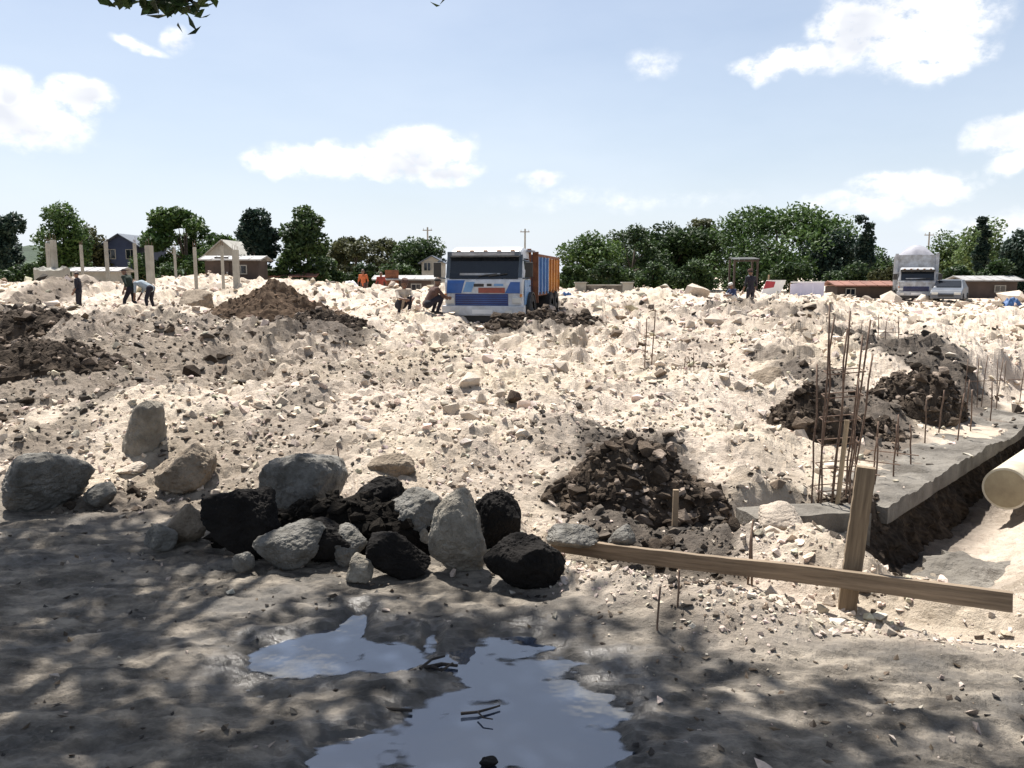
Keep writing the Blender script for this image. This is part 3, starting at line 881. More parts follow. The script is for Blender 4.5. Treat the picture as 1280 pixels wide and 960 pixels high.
def shrub(label, px, top, hw, Y, leaf, seed):
    x = at(px, 345, Y).x
    z0 = Hp(x, Y); h = at(px, top, Y).z - z0
    rx = hw / ppm(Y)
    root = empty('shrub', (x, Y, z0 - .05))
    P, tone, Lc = crown_points(rx * .95, rx * .5, h * .5, 14, 2200, seed)
    P[:, 2] = np.maximum(P[:, 2] + h * .5, .05)
    V, f = leaves(P, .19, seed)
    link('foliage', npmesh('foliage', V, f, False, tint=np.repeat(tone, 4)), leaf, root)
    tb = MB()
    for L in Lc[:6]: tb.tube([(0, 0, -.1), (L[0] * .4, L[1] * .4, h * .3), (L[0], L[1], h * .5 + L[2])], [.06, .04, .015], 5)
    tb.build('stem', 'bark', root)
    tag(root, label, 'shrub', 'shrubs under the far trees')
for i, (px, top, hw, Y, lf, lb) in enumerate([
        (20, 322, 34, 57, 'leaf_dark', 'dark shrub at the far left edge below the trees'), (210, 326, 22, 60, 'leaf_dark', 'dark shrub below the broad spreading tree'),
        (345, 325, 26, 56, 'leaf_dark', 'dark shrub between the dark upright and the round-headed tree'), (410, 322, 26, 60, 'leaf_dark', 'dark shrub below the round-headed tree'),
        (455, 330, 30, 64, 'leaf_dark', 'dark shrub under the left olive tree'), (500, 328, 30, 66, 'leaf_dark', 'dark shrub under the right olive tree'),
        (718, 330, 22, 62, 'leaf_dark', 'dark shrub beside the rear of the blue truck'), (765, 325, 30, 64, 'leaf_dark', 'dark shrub above the low wall with end pillars'),
        (815, 325, 34, 64, 'leaf_dark', 'dark shrub right of the low wall with end pillars'), (870, 322, 32, 66, 'leaf_dark', 'dark shrub left of the tin roofed shelter'),
        (1000, 325, 40, 68, 'leaf_dark', 'dark shrub behind the lilac sheet'), (1060, 325, 34, 66, 'leaf_dark', 'dark shrub at the foot of the narrow column tree'),
        (1105, 332, 22, 64, 'leaf_olive', 'dry shrub above the rusty red shed'), (1195, 330, 26, 60, 'leaf_dark', 'dark shrub above the grey car'),
        (1240, 328, 30, 58, 'leaf_dark', 'dark shrub below the peaked light green tree'), (930, 330, 40, 72, 'leaf_dark', 'dark shrub behind the tin roofed shelter')]):
    shrub(lb, px, top, hw, Y, lf, 300 + i)

# the tree the camera stands under: its crown hangs above the track and throws the dappled shade
def overhanging_tree():
    g = np.random.default_rng(77)
    root = empty('shade_tree', (-4.6, -1.6, 0))
    off = np.array([-4.6, -1.6, 0])
    cx, cy = SDIR.x / SDIR.z, SDIR.y / SDIR.z
    tgt = []
    while len(tgt) < 520:
        x, y = g.uniform(-6.5, 4.6), g.uniform(-1.0, 5.9)
        yb = np.interp(x, [-7, -3.5, -2, -.3, .4, 1.2, 4.6], [6.0, 5.45, 4.95, 4.45, 3.05, 2.75, 2.65])
        if y > yb + .25 * g.normal(): continue
        if fbm(np.array([x * .42]), np.array([y * .70]), 91, 3)[0] < .03 - .10 * (x < -2.5): continue
        tgt.append((x, y))
    tgt = np.array(tgt)
    z = 6.0 + 1.8 * g.random(len(tgt)) + .5 * np.sin(tgt[:, 0])
    C = np.stack([tgt[:, 0] + cx * z, tgt[:, 1] + cy * z, z], 1)
    hang = [at(150, -6, 6.6), at(185, 0, 6.6), at(205, 6, 6.5), at(238, 14, 6.4), at(222, -8, 6.5), at(545, -6, 6.3), at(170, -14, 6.7), at(246, -4, 6.45), at(200, -22, 6.6), at(240, -25, 6.5)]
    hang = np.array([h[:] for h in hang])
    pts, own = [], []
    for i, c in enumerate(C):
        n = 44
        q = g.normal(size=(n, 3)) * np.array([.27, .27, .16])
        pts.append(c + q)
    for i, h in enumerate(hang):
        n = 15 if i != 5 else 7
        pts.append(h + g.normal(size=(n, 3)) * np.array([.10, .08, .055]) * (1 if i != 5 else .5))
    P = np.concatenate(pts)
    V, f = leaves(P - off, .085, 5, elong=2.0)
    # cut a slightly larger leaf for the crown than for the hanging twigs
    link('crown', npmesh('crown', V, f, False, tint=np.repeat(g.random(len(P)), 4)), 'leaf_dark', root)
    tb = MB()
    fork = np.array([-4.4, .3, 3.6])
    tb.tube([(0, 0, -.3), (.05, .2, .6), (.1, .9, 2.0), tuple(fork - off)], [.42, .33, .28, .24], 12)
    ends = [(-6.2, 3.2, 6.6), (-4.2, 5.4, 6.9), (-1.6, 6.0, 7.2), (1.4, 5.0, 7.2), (-1.2, 3.0, 7.4), (2.6, 3.4, 7.0), (-5.6, 6.8, 6.4), (-2.6, 7.4, 6.5)]
    limb_pts = []
    for e in ends:
        e = np.array(e)
        mid = fork * .45 + e * .55 + np.array([0, 0, .7]) + g.normal(size=3) * .25
        path = [fork, fork * .75 + mid * .25 + np.array([0, 0, .4]), mid, mid * .4 + e * .6, e]
        tb.tube([tuple(p - off) for p in path], [.15, .12, .085, .055, .03], 7)
        limb_pts += path[1:]
    LP = np.array(limb_pts)
    for c in np.concatenate([C[::2], hang]):
        k = np.argmin(np.linalg.norm(LP - c, axis=1))
        m_ = (LP[k] + c) / 2 + g.normal(size=3) * .15
        tb.tube([tuple(LP[k] - off), tuple(m_ - off), tuple(c - off)], [.022, .014, .005], 4, cap=False)
    tb.build('trunk', 'bark', root, smooth=True)
    tag(root, 'shade tree over the track, its leafy twigs hanging into the top of the photo', 'tree')
overhanging_tree()

# ------------------------------------------------------------------ stones
def boulder(label, px, base_py, w, h, m, seed, depth=.85, tilt=(0, 0, 0), z=None, sub=4, sink=.12, name='boulder', dy=0, planes=13, group='boulders along the edge of the track'):
    p = gnd(px, base_py, .02 if z is None else z)
    Y = p.y + dy
    Y = Y + w / ppm(Y) * depth * .35
    W, Hh = w / ppm(Y), h / ppm(Y)
    V, f = rock_verts(4 if sub < 4 else (6 if w > 60 else 5), seed, planes, rough=.075 if m == 'dark_rock_and_shade' else .065)
    V = V / np.array([np.ptp(V[:, 0]), np.ptp(V[:, 1]), np.ptp(V[:, 2])])
    V = V * np.array([W, W * depth, Hh * (1 + sink)])
    M = np.array(Matrix.Rotation(tilt[1], 3, 'Y') @ Matrix.Rotation(tilt[0], 3, 'X') @ Matrix.Rotation(tilt[2], 3, 'Z'))
    V = V @ M.T
    V[:, :2] -= (V[:, :2].max(axis=0) + V[:, :2].min(axis=0)) / 2
    V[:, 2] -= V[:, 2].min()
    zb = p.z if z is None else z
    x = at(px, base_py - h * .5, Y).x
    o = link(name, npmesh(name, V, f, True), m)
    try: o.data.set_sharp_from_angle(angle=R(32))
    except Exception: pass
    o.location = (x, Y, zb - Hh * sink)
    tag(o, label, 'boulder' if name == 'boulder' else 'stone', group)
    return o
B = boulder
B('grey rounded boulder alone at the left end of the row, with a pale streak', 57, 640, 106, 74, 'grey_boulder', 51, planes=22)
B('pale boulder tilted on the slope above the brown lump', 182, 594, 56, 90, 'pale_boulder', 12, tilt=(0, .5, 0), dy=.25, z=.08)
B('tan earthy lump of rock behind the brown wedge stone', 228, 628, 78, 62, 'tan_boulder', 13, z=.04, dy=.15)
B('brown wedge-shaped stone left of the shade-blackened boulder', 231, 680, 48, 54, 'tan_boulder', 14, tilt=(0, .35, 0), name='stone')
B('small round grey stone at the foot of the brown wedge', 203, 688, 46, 34, 'grey_boulder', 15, name='stone')
B('small pointed grey stone on the track before the shade-blackened boulder', 304, 716, 28, 25, 'grey_boulder', 16, name='stone')
B('big flat-topped grey boulder, highest of the cluster', 380, 656, 112, 84, 'grey_boulder', 17, dy=.1, planes=20)
B('large boulder blackened with painted shade at the left of the cluster', 303, 703, 100, 88, 'dark_rock_and_shade', 18, depth=.7, dy=.06)
B('long grey stone leaning up to the right in front of the flat-topped boulder', 362, 704, 96, 50, 'grey_boulder', 19, tilt=(0, -.35, 0), depth=.6, dy=-.08)
B('boulder blackened with painted shade between the flat-topped boulder and the middle grey one', 468, 672, 84, 72, 'dark_rock_and_shade', 20, dy=.05)
B('middle grey boulder leaning against the large pale one', 511, 686, 82, 80, 'grey_boulder', 21, tilt=(0, .25, 0))
B('large pale egg-shaped boulder at the right of the cluster', 572, 718, 80, 108, 'pale_boulder', 22, tilt=(0, .12, 0), depth=.75, planes=20)
B('small bright chip of stone squeezed left of the egg-shaped boulder', 528, 687, 20, 32, 'pale_boulder', 23, name='stone', sub=3, dy=-.05)
B('dark grey stone under the middle of the cluster', 430, 700, 62, 46, 'grey_boulder', 24, name='stone', dy=-.06)
B('small light grey stone in front of the cluster', 449, 723, 38, 33, 'pale_boulder', 25, name='stone', dy=-.04)
B('stone blackened with painted shade right of the long leaning one', 404, 712, 88, 50, 'dark_rock_and_shade', 26, depth=.6, dy=.10)
B('stone blackened with painted shade below the middle grey boulder', 498, 726, 84, 54, 'dark_rock_and_shade', 27, depth=.6, dy=.06)
B('boulder blackened with painted shade, hidden behind the egg-shaped boulder', 620, 700, 66, 80, 'dark_rock_and_shade', 28, dy=.1)
B('low boulder blackened with painted shade at the left end of the plank', 656, 738, 108, 66, 'dark_rock_and_shade', 29, depth=.6)
B('tan slab lying on the rubble above the cluster', 490, 606, 62, 36, 'tan_boulder', 30, z=.10, name='stone', tilt=(0, -.2, 0), group='stones in the rubble')
B('pale block sitting in the rubble left of the dark heap', 716, 527, 46, 42, 'pale_boulder', 31, z=.14, name='stone', group='stones in the rubble')
B('tan block in the rubble left of the rebar column', 956, 496, 50, 36, 'tan_boulder', 32, z=.15, name='stone', group='stones in the rubble')
B('tan block beside the left dark heap near the rebar column', 995, 537, 42, 32, 'tan_boulder', 33, z=.12, name='stone', group='stones in the rubble')
B('grey slab lying behind the left end of the plank', 716, 690, 70, 30, 'grey_boulder', 34, name='stone', z=.02, group='stones in the rubble')
B('grey stone behind the plank under the dark heap', 778, 686, 36, 28, 'grey_boulder', 35, name='stone', z=.03, group='stones in the rubble')
B('brown lump of earth-stained rock near the three left workers', 243, 390, 44, 28, 'tan_boulder', 36, z=.2, name='stone', group='stones in the rubble', sub=3)
B('long brown block in the debris before the truck', 645, 436, 70, 18, 'tan_boulder', 37, z=.15, name='stone', group='stones in the rubble', depth=.5, sub=3)
B('dark grey block in the debris at the truck wheel', 700, 418, 46, 26, 'grey_boulder', 38, z=.2, name='stone', group='stones in the rubble', sub=3)
B('pale stone below the truck bumper', 592, 430, 22, 16, 'pale_boulder', 39, z=.2, name='stone', group='stones in the rubble', sub=3)
B('small dark stone at the bottom edge of the puddle', 611, 962, 26, 12, 'dark_rock_and_shade', 40, z=-.02, name='stone', group='stones in the rubble', sub=3)
B('pale block right of the dark central heap', 975, 665, 60, 34, 'limestone', 41, z=.02, name='stone', group='stones in the rubble')
B('flat pale stone at the left foot of the slope', 165, 600, 40, 22, 'limestone', 42, z=.05, name='stone', group='stones in the rubble')
B('grey stone with the pale streak beside the left lone boulder', 128, 632, 44, 26, 'grey_boulder', 43, z=.03, name='stone', group='stones in the rubble')

# single chunks large enough to pick out, then the small rubble as one mass
chunk_meshes = []
for k in range(9):
    V, f = hull_rock(18, 500 + k, .14)
    me = npmesh('limestone_chunk', V, f, False); me.materials.append(MAT['limestone'])
    chunk_meshes.append(me)
earth_meshes = []
for k in range(5):
    V, f = hull_rock(22, 540 + k, .24)
    me = npmesh('earth_clod', V, f, False, tint=np.ones(len(V))); me.materials.append(MAT['dark_earth'])
    earth_meshes.append(me)
g = np.random.default_rng(9)
cnt = 0
while cnt < 260:
    px, py = g.uniform(-60, 1340), 372 + (g.random() ** 1.15) * 400
    p = gnd(px, py, .12)
    x, y = p.x, p.y
    if field_mask(np.array([x]), np.array([y]))[0] < .6: continue
    tm, ob = trench(np.array([x]), np.array([y]))
    if tm[0] > .02 or ob[0] > .02: continue
    sa, sk = soil_at(np.array([x]), np.array([y]))
    s = float(np.clip(g.lognormal(math.log(7.5), .42), 4.5, 19)) / ppm(y)
    dark = sa[0] > .55
    me = earth_meshes[g.integers(5)] if dark else chunk_meshes[g.integers(9)]
    o = link(me.name.split('.')[0], me)
    o.location = (x, y, Hp(x, y) + s * .25)
    o.scale = (s * g.uniform(.8, 1.25), s * g.uniform(.8, 1.2), s * g.uniform(.55, .9))
    o.rotation_euler = (g.uniform(-.4, .4), g.uniform(-.4, .4), g.uniform(0, 6.28))
    zone = 'near' if y < 8.5 else ('mid' if y < 19 else 'far')
    px_ = 640 + F * x / y
    side_ = 'left' if px_ < 440 else ('centre' if px_ < 860 else 'right')
    where = {('near', 'left'): 'on the slope above the left boulders', ('near', 'centre'): 'on the slope between the boulder cluster and the central dark heap',
             ('near', 'right'): 'near the rebar column and the plank', ('mid', 'left'): 'on the mid slope below the pointed brown pile', ('mid', 'centre'): 'on the mid slope below the blue truck',
             ('mid', 'right'): 'on the mid slope behind the right dark heaps', ('far', 'left'): 'on the far ground around the left workers', ('far', 'centre'): 'on the far ground beside the blue truck',
             ('far', 'right'): 'on the far ground before the white truck'}[(zone, side_)]
    if dark: tag(o, 'dark earth clod lying ' + where, 'clod', 'dark clods ' + where)
    else: tag(o, 'pale limestone chunk lying ' + where, 'rubble chunk', 'limestone chunks ' + where)
    cnt += 1

def rubble_points(n, seed, r0, r1):
    g = np.random.default_rng(seed)
    r = r0 * (r1 / r0) ** g.random(n); a = g.uniform(R(-44), R(44), n)
    x, y = r * np.sin(a), r * np.cos(a)
    return x, y, r, g
PR1 = [hull_rock(11 + k % 4, 600 + k) for k in range(14)]
PR0 = [hull_rock(8, 640 + k, .25) for k in range(10)]
def tint_for(n, sa, sk, g):
    base = np.array(LIME) * 1.12
    T = base[None] * g.uniform(.72, 1.18, (n, 1)) * (1 + g.normal(0, .035, (n, 3)))
    br = np.array([.17, .125, .088])[None] * g.uniform(.5, 1.4, (n, 1))
    dk = np.array([.085, .068, .052])[None] * g.uniform(.35, 1.5, (n, 1))
    u = g.random(n)
    isd = (u < sa * .9) | (g.random(n) < .07)
    kind = np.where(isd, (g.random(n) < np.clip(sk + .1, .35, 1)).astype(int) + 1, 0)
    T = np.where((kind == 1)[:, None], br, np.where((kind == 2)[:, None], dk, T))
    return T
def make_rubble(name, n, seed, r0, r1, protos, size, label):
    x, y, r, g = rubble_points(n, seed, r0, r1)
    fm = field_mask(x, y); tm, ob = trench(x, y)
    clump = fbm(x * .8, y * .8, 71, 3)
    k = (fm > g.uniform(.15, .9, n)) & (tm < .5) & ((ob < .85) | (g.random(n) < .16)) & (clump > g.uniform(-.75, .1, n)) & (y < 62)
    x, y, r = x[k], y[k], r[k]
    s = np.clip(g.lognormal(math.log(size), .55, len(x)), size * .4, size * 4) / F * np.maximum(r, 3.2) ** .92 * 1.15
    z = H(x, y); z = np.where(ob[k] > .85, np.maximum(z, .04), z)
    sa, sk = soil_at(x, y)
    V, f, T = scatter(protos, np.stack([x, y, z + s * .18], 1), s, seed, tint_for(len(x), sa, sk, g))
    o = link(name, npmesh(name, V, f, False, tint=T), 'rubble')
    tag(o, label, 'rubble', kind='stuff')
make_rubble('rubble', 34000, 81, 3.2, 16, PR1, 2.5, 'pale broken limestone rubble covering the near plot')
make_rubble('rubble', 6000, 84, 3.2, 5.2, PR1, 3.2, 'pale broken limestone rubble along the near edge of the plot')
make_rubble('rubble', 22000, 82, 14, 60, PR0, 2.9, 'pale broken limestone rubble covering the far plot')
# grit and pebbles on the track
x, y, r, g = rubble_points(2800, 83, 1.6, 6)
k = (field_mask(x, y) < .6) & (puddle_s(x, y) < -.1) & (g.random(2800) < .15 + .85 * sst(-1.4, -.1, y - np.interp(x, *EDGE)))
x, y, r = x[k], y[k], r[k]
s = np.clip(g.lognormal(math.log(.0085), .6, len(x)), .003, .04)
V, f, T = scatter(PR0, np.stack([x, y, H(x, y) + s * .2], 1), s, 83, tint_for(len(x), x * 0 + .35, x * 0 + .3, g))
tag(link('gravel', npmesh('gravel', V, f, False, tint=T * .8), 'rubble'), 'loose grit and pebbles on the muddy track', 'gravel', kind='stuff')

# ------------------------------------------------------------------ heaps of earth
CLOD = [hull_rock(14 + k % 5, 700 + k, .30) for k in range(12)]
def heap(name, label, cx, cy, rx, ry, h, m, seed, clods=500, lump=.22, csize=.05, peak=1.2, pale=0.0):
    n1, n2 = 70, 110
    rr_ = np.linspace(0, 1.15, n1); aa = np.linspace(0, 2 * math.pi, n2, endpoint=False)
    RR_, A_ = np.meshgrid(rr_, aa, indexing='ij')
    wob = 1 + .22 * fbm(np.cos(A_) * 1.5 + seed, np.sin(A_) * 1.5, seed, 3)
    X, Yy = RR_ * np.cos(A_) * rx * wob, RR_ * np.sin(A_) * ry * wob
    wx, wy = X + cx, Yy + cy
    prof = np.clip(1 - RR_ ** peak, -.3, 1)
    f1, f2, idv = worley(wx / (lump * .9), wy / (lump * .9), seed)
    g1, g2, idw = worley(wx / (lump * .38), wy / (lump * .38), seed + 5)
    Z = h * prof + (.32 * lump * np.clip(.8 - f1, 0, 1) * (.4 + idv) * 2 + .12 * lump * np.clip(.8 - g1, 0, 1) * (.3 + idw) * 2
                    + .3 * h * fbm(wx / (rx * .6), wy / (rx * .6), seed + 2, 3)) * sst(1.12, .75, RR_)
    zb = Hp(cx, cy) * 0 + H(wx, wy) * .5 + Hp(cx, cy) * .5
    Z = np.where(prof > 0, Z + zb - .02, H(wx, wy) - .06)
    ii_ = np.arange(n1 * n2).reshape(n1, n2); nx = np.roll(ii_, -1, axis=1)
    q = np.stack([ii_[:-1], ii_[1:], nx[1:], nx[:-1]], -1).reshape(-1, 4)
    z00 = float(Z[0].mean())
    base = Hp(cx, cy)
    V = np.stack([X, Yy, Z - base], -1).reshape(-1, 3)
    o = link(name, npmesh(name, V, q, False, tint=np.ones(len(V))), m)
    o.location = (cx, cy, base)
    tag(o, label, 'soil heap', 'heaps of earth on the plot')
    g = np.random.default_rng(seed)
    k1 = np.clip((g.random(clods) ** .5 * n1 * .95).astype(int), 0, n1 - 1); k2 = g.integers(0, n2, clods)
    P = np.stack([X[k1, k2], Yy[k1, k2], (Z - base)[k1, k2]], 1)
    s = np.clip(g.lognormal(math.log(csize * .62), .62, clods), csize * .22, csize * 2.6)
    P[:, 2] += s * .05
    t = np.repeat(g.uniform(.4, 2.1, (clods, 1)), 3, axis=1)
    pl = g.random(clods) < pale
    t[pl] = np.array([4.5, 4.7, 5.0]) * g.uniform(.6, 1.1, (pl.sum(), 1))
    V2, f2_, T2 = scatter(CLOD, P, s, seed, t)
    c = link('clods', npmesh('clods', V2, f2_, False, tint=T2), m, o)
    c['kind'] = 'stuff'
    return o
heap('soil_heap', 'smooth brown earth pile with a pointed top in the left middle distance', -6.6, 22.5, 2.15, 1.3, .92, 'brown_earth', 3, 500, .30, .05, peak=1.05)
heap('soil_heap', 'dark clod heap in the centre behind the plank', .90, 5.50, .62, .40, .43, 'dark_earth', 4, 1500, .17, .034, pale=.22, peak=1.25)
heap('soil_heap', 'dark crumbling heap left of the rebar column, farther than the plank', 2.80, 7.45, .42, .34, .42, 'dark_earth', 5, 700, .13, .032, pale=.1)
heap('soil_heap', 'largest dark heap right of the rebar column, behind the concrete beam', 4.42, 8.65, .55, .42, .50, 'dark_earth', 6, 900, .18, .038, pale=.18, peak=1.2)
heap('soil_heap', 'low tongue of dark earth between the two heaps by the beam', 3.45, 7.75, .42, .32, .14, 'dark_earth', 7, 450, .13, .032, pale=.12)
heap('soil_heap', 'dark brown heap at the left edge of the plot', -7.4, 12.3, 1.5, 1.1, .48, 'dark_earth', 8, 900, .26, .06, pale=.2)
heap('soil_heap', 'low dark debris heap in front of the blue truck', .7, 19.0, 1.5, .8, .26, 'dark_earth', 9, 700, .26, .07, pale=.2)
heap('soil_heap', 'long low dark heap below the pointed brown pile', -3.3, 13.8, 1.15, .55, .24, 'dark_earth', 10, 600, .22, .045, pale=.25)
heap('soil_heap', 'low dark spill of earth below the dark brown heap at the left edge', -5.6, 9.4, 1.1, .7, .20, 'dark_earth', 11, 700, .20, .04, pale=.3)
heap('soil_heap', 'added black mound standing for the shade under the boulder cluster', -.86, 4.66, .95, .26, .22, 'gap_shade_black', 13, 700, .12, .032, peak=2.6)  # added mound, its black colour paints the shade between the stones
mat('pipe_end', (.40, .335, .215), .9, scale=6, col2=(.27, .22, .14))
mat('dull_tin', (.075, .08, .08), .9, scale=1.2, col2=(.04, .04, .038))
# ------------------------------------------------------------------ foundations and timber on the right
def beam_pt(s, t, z): return Vector((BEAM0[0] + BU[0] * s + BN[0] * t, BEAM0[1] + BU[1] * s + BN[1] * t, z))
def rough_slab(name, corner, du, dv, L, W, z0, z1, m, seed, parent=None, nu=60, nv=14, amp=.012, nib=.02):
    """cast concrete block with an uneven top and nibbled edges"""
    u = np.linspace(0, L, nu); v = np.linspace(0, W, nv)
    U, Vv = np.meshgrid(u, v, indexing='ij')
    bx = corner[0] + du[0] * U + dv[0] * Vv; by = corner[1] + du[1] * U + dv[1] * Vv
    Z = z1 + amp * 2 * fbm(bx * 3, by * 3, seed, 4)
    top = np.stack([bx, by, Z], -1)
    jit = nib * fbm(bx * 2.3, by * 2.3, seed + 4, 5, .7)
    edge = (Vv == 0) | (Vv == W)
    top[..., 0] += np.where(edge, jit * dv[0], 0); top[..., 1] += np.where(edge, jit * dv[1], 0)
    bot = top.copy(); bot[..., 2] = z0
    V = np.concatenate([top.reshape(-1, 3), bot.reshape(-1, 3)])
    i_ = np.arange(nu * nv).reshape(nu, nv); o_ = nu * nv
    Q = [np.stack([i_[:-1, :-1], i_[1:, :-1], i_[1:, 1:], i_[:-1, 1:]], -1).reshape(-1, 4)]
    for e, flip in ((i_[:, 0], 0), (i_[:, -1], 1), (i_[0, :], 1), (i_[-1, :], 0)):
        q = np.stack([e[:-1], e[:-1] + o_, e[1:] + o_, e[1:]], -1)
        Q.append(q[:, ::-1] if flip else q)
    return link(name, npmesh(name, V, np.concatenate(Q), False), m, parent)
c0 = beam_pt(.35, -.54, 0)
beam = rough_slab('concrete_beam', (c0.x, c0.y), BU, BN, 5.2, .55, -.07, .035, 'concrete', 3, nu=260, nv=28, amp=.034, nib=.018)
tag(beam, 'long grey concrete foundation beam running back to the right', 'foundation beam')
def earth_cut():
    U, Wd = np.meshgrid(np.linspace(-.05, 7.5, 300), np.linspace(0, 1, 34), indexing='ij')
    bump_ = .09 * fbm(U * 2.2, Wd * 2, 5, 4, .6) + .05 * fbm(U * 9, Wd * 6, 6, 3, .6)
    t = -.04 + .20 * Wd + bump_ * (.45 + Wd); z = -.02 - .52 * Wd
    P = np.stack([BEAM0[0] + BU[0] * U + BN[0] * t, BEAM0[1] + BU[1] * U + BN[1] * t, z], -1).reshape(-1, 3)
    i_ = np.arange(300 * 34).reshape(300, 34)
    q = np.stack([i_[:-1, :-1], i_[:-1, 1:], i_[1:, 1:], i_[1:, :-1]], -1).reshape(-1, 4)
    o = link('earth_bank', npmesh('earth_bank', P, q, False, tint=.25 + .6 * hsh(P[:, 0] * 60, P[:, 1] * 60, P[:, 2] * 60, 3)), 'dark_earth')
    tag(o, 'black earth bank under the long foundation beam, side of the trench', 'earth bank', kind='structure')
earth_cut()
rb = random.Random(5)
def bent_bar(mb, base, top, r=.007, n=5, wob=.015):
    base, top = Vector(base), Vector(top)
    pts = [base.lerp(top, k / n) + Vector((rb.uniform(-wob, wob), rb.uniform(-wob, wob), 0)) * (k > 0) * .35 for k in range(n + 1)]
    mb.tube(pts, r, 6)
for s, t, h in [(.85, -.50, .42), (1.0, -.30, .44), (1.15, -.5, .40), (1.35, -.28, .50), (1.6, -.52, .46), (1.85, -.3, .42), (2.15, -.5, .45), (2.9, -.5, .5), (3.2, -.3, .55), (3.5, -.55, .52), (3.9, -.35, .5), (4.3, -.5, .55), (4.7, -.35, .5)]:
    p = beam_pt(s, t, -.05); mb = MB()
    bent_bar(mb, p, p + Vector((rb.uniform(-.03, .03), rb.uniform(-.03, .03), h)), .0065)
    mb.build('starter_bar', 'rebar', beam, smooth=True)
mb = MB()
for s in (.85, 1.3, 1.75):
    mb.tube([beam_pt(s, -.6, .13), beam_pt(s, -.22, .14)], .005, 5)
mb.build('tie_bar', 'rebar', beam)
# cross beam left of the stake
cross = rough_slab('concrete_beam', (1.55, 4.93), np.array([.985, .17]), np.array([-.17, .985]), .80, .30, -.2, .075, 'concrete', 9, nu=30, nv=12)
tag(cross, 'short grey concrete beam ending behind the wooden stake', 'foundation beam')
low = rough_slab('concrete_footing', tuple(beam_pt(-.35, .28, 0))[:2], BU, BN, 1.1, 1.5, -.42, -.29, 'concrete', 14, nu=60, nv=60, amp=.06, nib=.15)
tag(low, 'low sandy concrete footing in the trench right of the stake', 'footing')
# rebar column
rc = empty('rebar_column', (2.20, 5.32, .03))
rb.seed(12)
tops = [(-.10, 0, 1.40), (-.05, .06, 1.30), (.02, .0, 1.22), (.07, .08, 1.34), (.14, .02, 1.18), (.20, .06, 1.28), (-.13, .08, .98), (.10, -.05, .9), (.24, .1, 1.05)]
bases = [(-.10, 0), (-.07, .10), (-.02, 0), (.02, .11), (.06, .01), (.10, .09), (-.14, .05), (.08, -.02), (.13, .05)]
for (bx_, by_), tp in zip(bases, tops):
    mb = MB(); bent_bar(mb, (bx_, by_, -.1), tp, .0062, 6, .03)
    mb.build('reinforcing_bar', 'rebar', rc, smooth=True)
for k in range(6):
    z = .12 + k * .16; a = k * .006
    mb = MB()
    lp = [(-.12 + a, -.015, z), (.12 + a, -.015, z + .02), (.13 + a, .115, z + .03), (-.11 + a, .115, z + .01), (-.12 + a, -.015, z)]
    mb.tube(lp, .0045, 5); mb.build('stirrup', 'rebar', rc)
mb = MB(); bent_bar(mb, (.0, -.03, -.05), (.03, -.05, .62), .016, 3, .003); mb.build('timber_prop', 'pale_timber', rc)
tag(rc, 'tall leaning bundle of rusty reinforcing bars standing behind the wooden stake', 'rebar column')
pc = beam_pt(.30, -.22, 0)
heap('soil_heap', 'small dark crumbled earth at the near end of the long beam', pc.x, pc.y, .26, .20, .13, 'dark_earth', 15, 260, .10, .022, pale=.2)
def rebar_stand(label, px, base_py, top_py, spread, n, Y=None, r=.007, name='rebar_stand'):
    p = gnd(px, base_py, .12) if Y is None else at(px, base_py, Y)
    z0 = Hp(p.x, p.y)
    o = empty(name, (p.x, p.y, z0))
    h = at(px, top_py, p.y).z - z0
    for k in range(n):
        dx = (k / max(1, n - 1) - .5) * spread / ppm(p.y) + rb.uniform(-.02, .02); dy_ = rb.uniform(-.12, .12)
        mb = MB(); bent_bar(mb, (dx, dy_, -.15), (dx + rb.uniform(-.05, .05), dy_, h * rb.uniform(.72, 1.0)), r, 4, .012)
        mb.build('reinforcing_bar', 'rebar', o, smooth=True)
    if n > 2:
        mb = MB(); mb.tube([(-spread / ppm(p.y) / 2, 0, h * .45), (spread / ppm(p.y) / 2, 0, h * .47)], .005, 5); mb.build('tie_bar', 'rebar', o)
    tag(o, label, 'rebar', 'rebar standing in the plot')
rebar_stand('two lone thin bars standing in the rubble right of centre', 808, 500, 385, 8, 2)
rebar_stand('short bars standing in the rubble left of the rebar column', 862, 490, 440, 14, 3, r=.006)
rebar_stand('row of bars at the right behind the largest dark heap', 1230, 500, 436, 50, 5, r=.005)
rebar_stand('row of bars beside the right photo edge above the beam', 1270, 492, 442, 24, 3, r=.005)
rebar_stand('bars standing in the rubble beyond the rebar column', 1100, 470, 392, 44, 4, r=.006)
rebar_stand('single bar standing behind the flat-topped boulder', 430, 600, 552, 2, 1, r=.005)
rebar_stand('thin bars before the plank near its middle', 830, 752, 705, 34, 2, r=.005)
rebar_stand('thin bar right of the dark central heap behind the plank', 936, 690, 640, 6, 2, r=.006)
rebar_stand('far bars standing left of the white truck', 1145, 432, 400, 40, 4, r=.008)

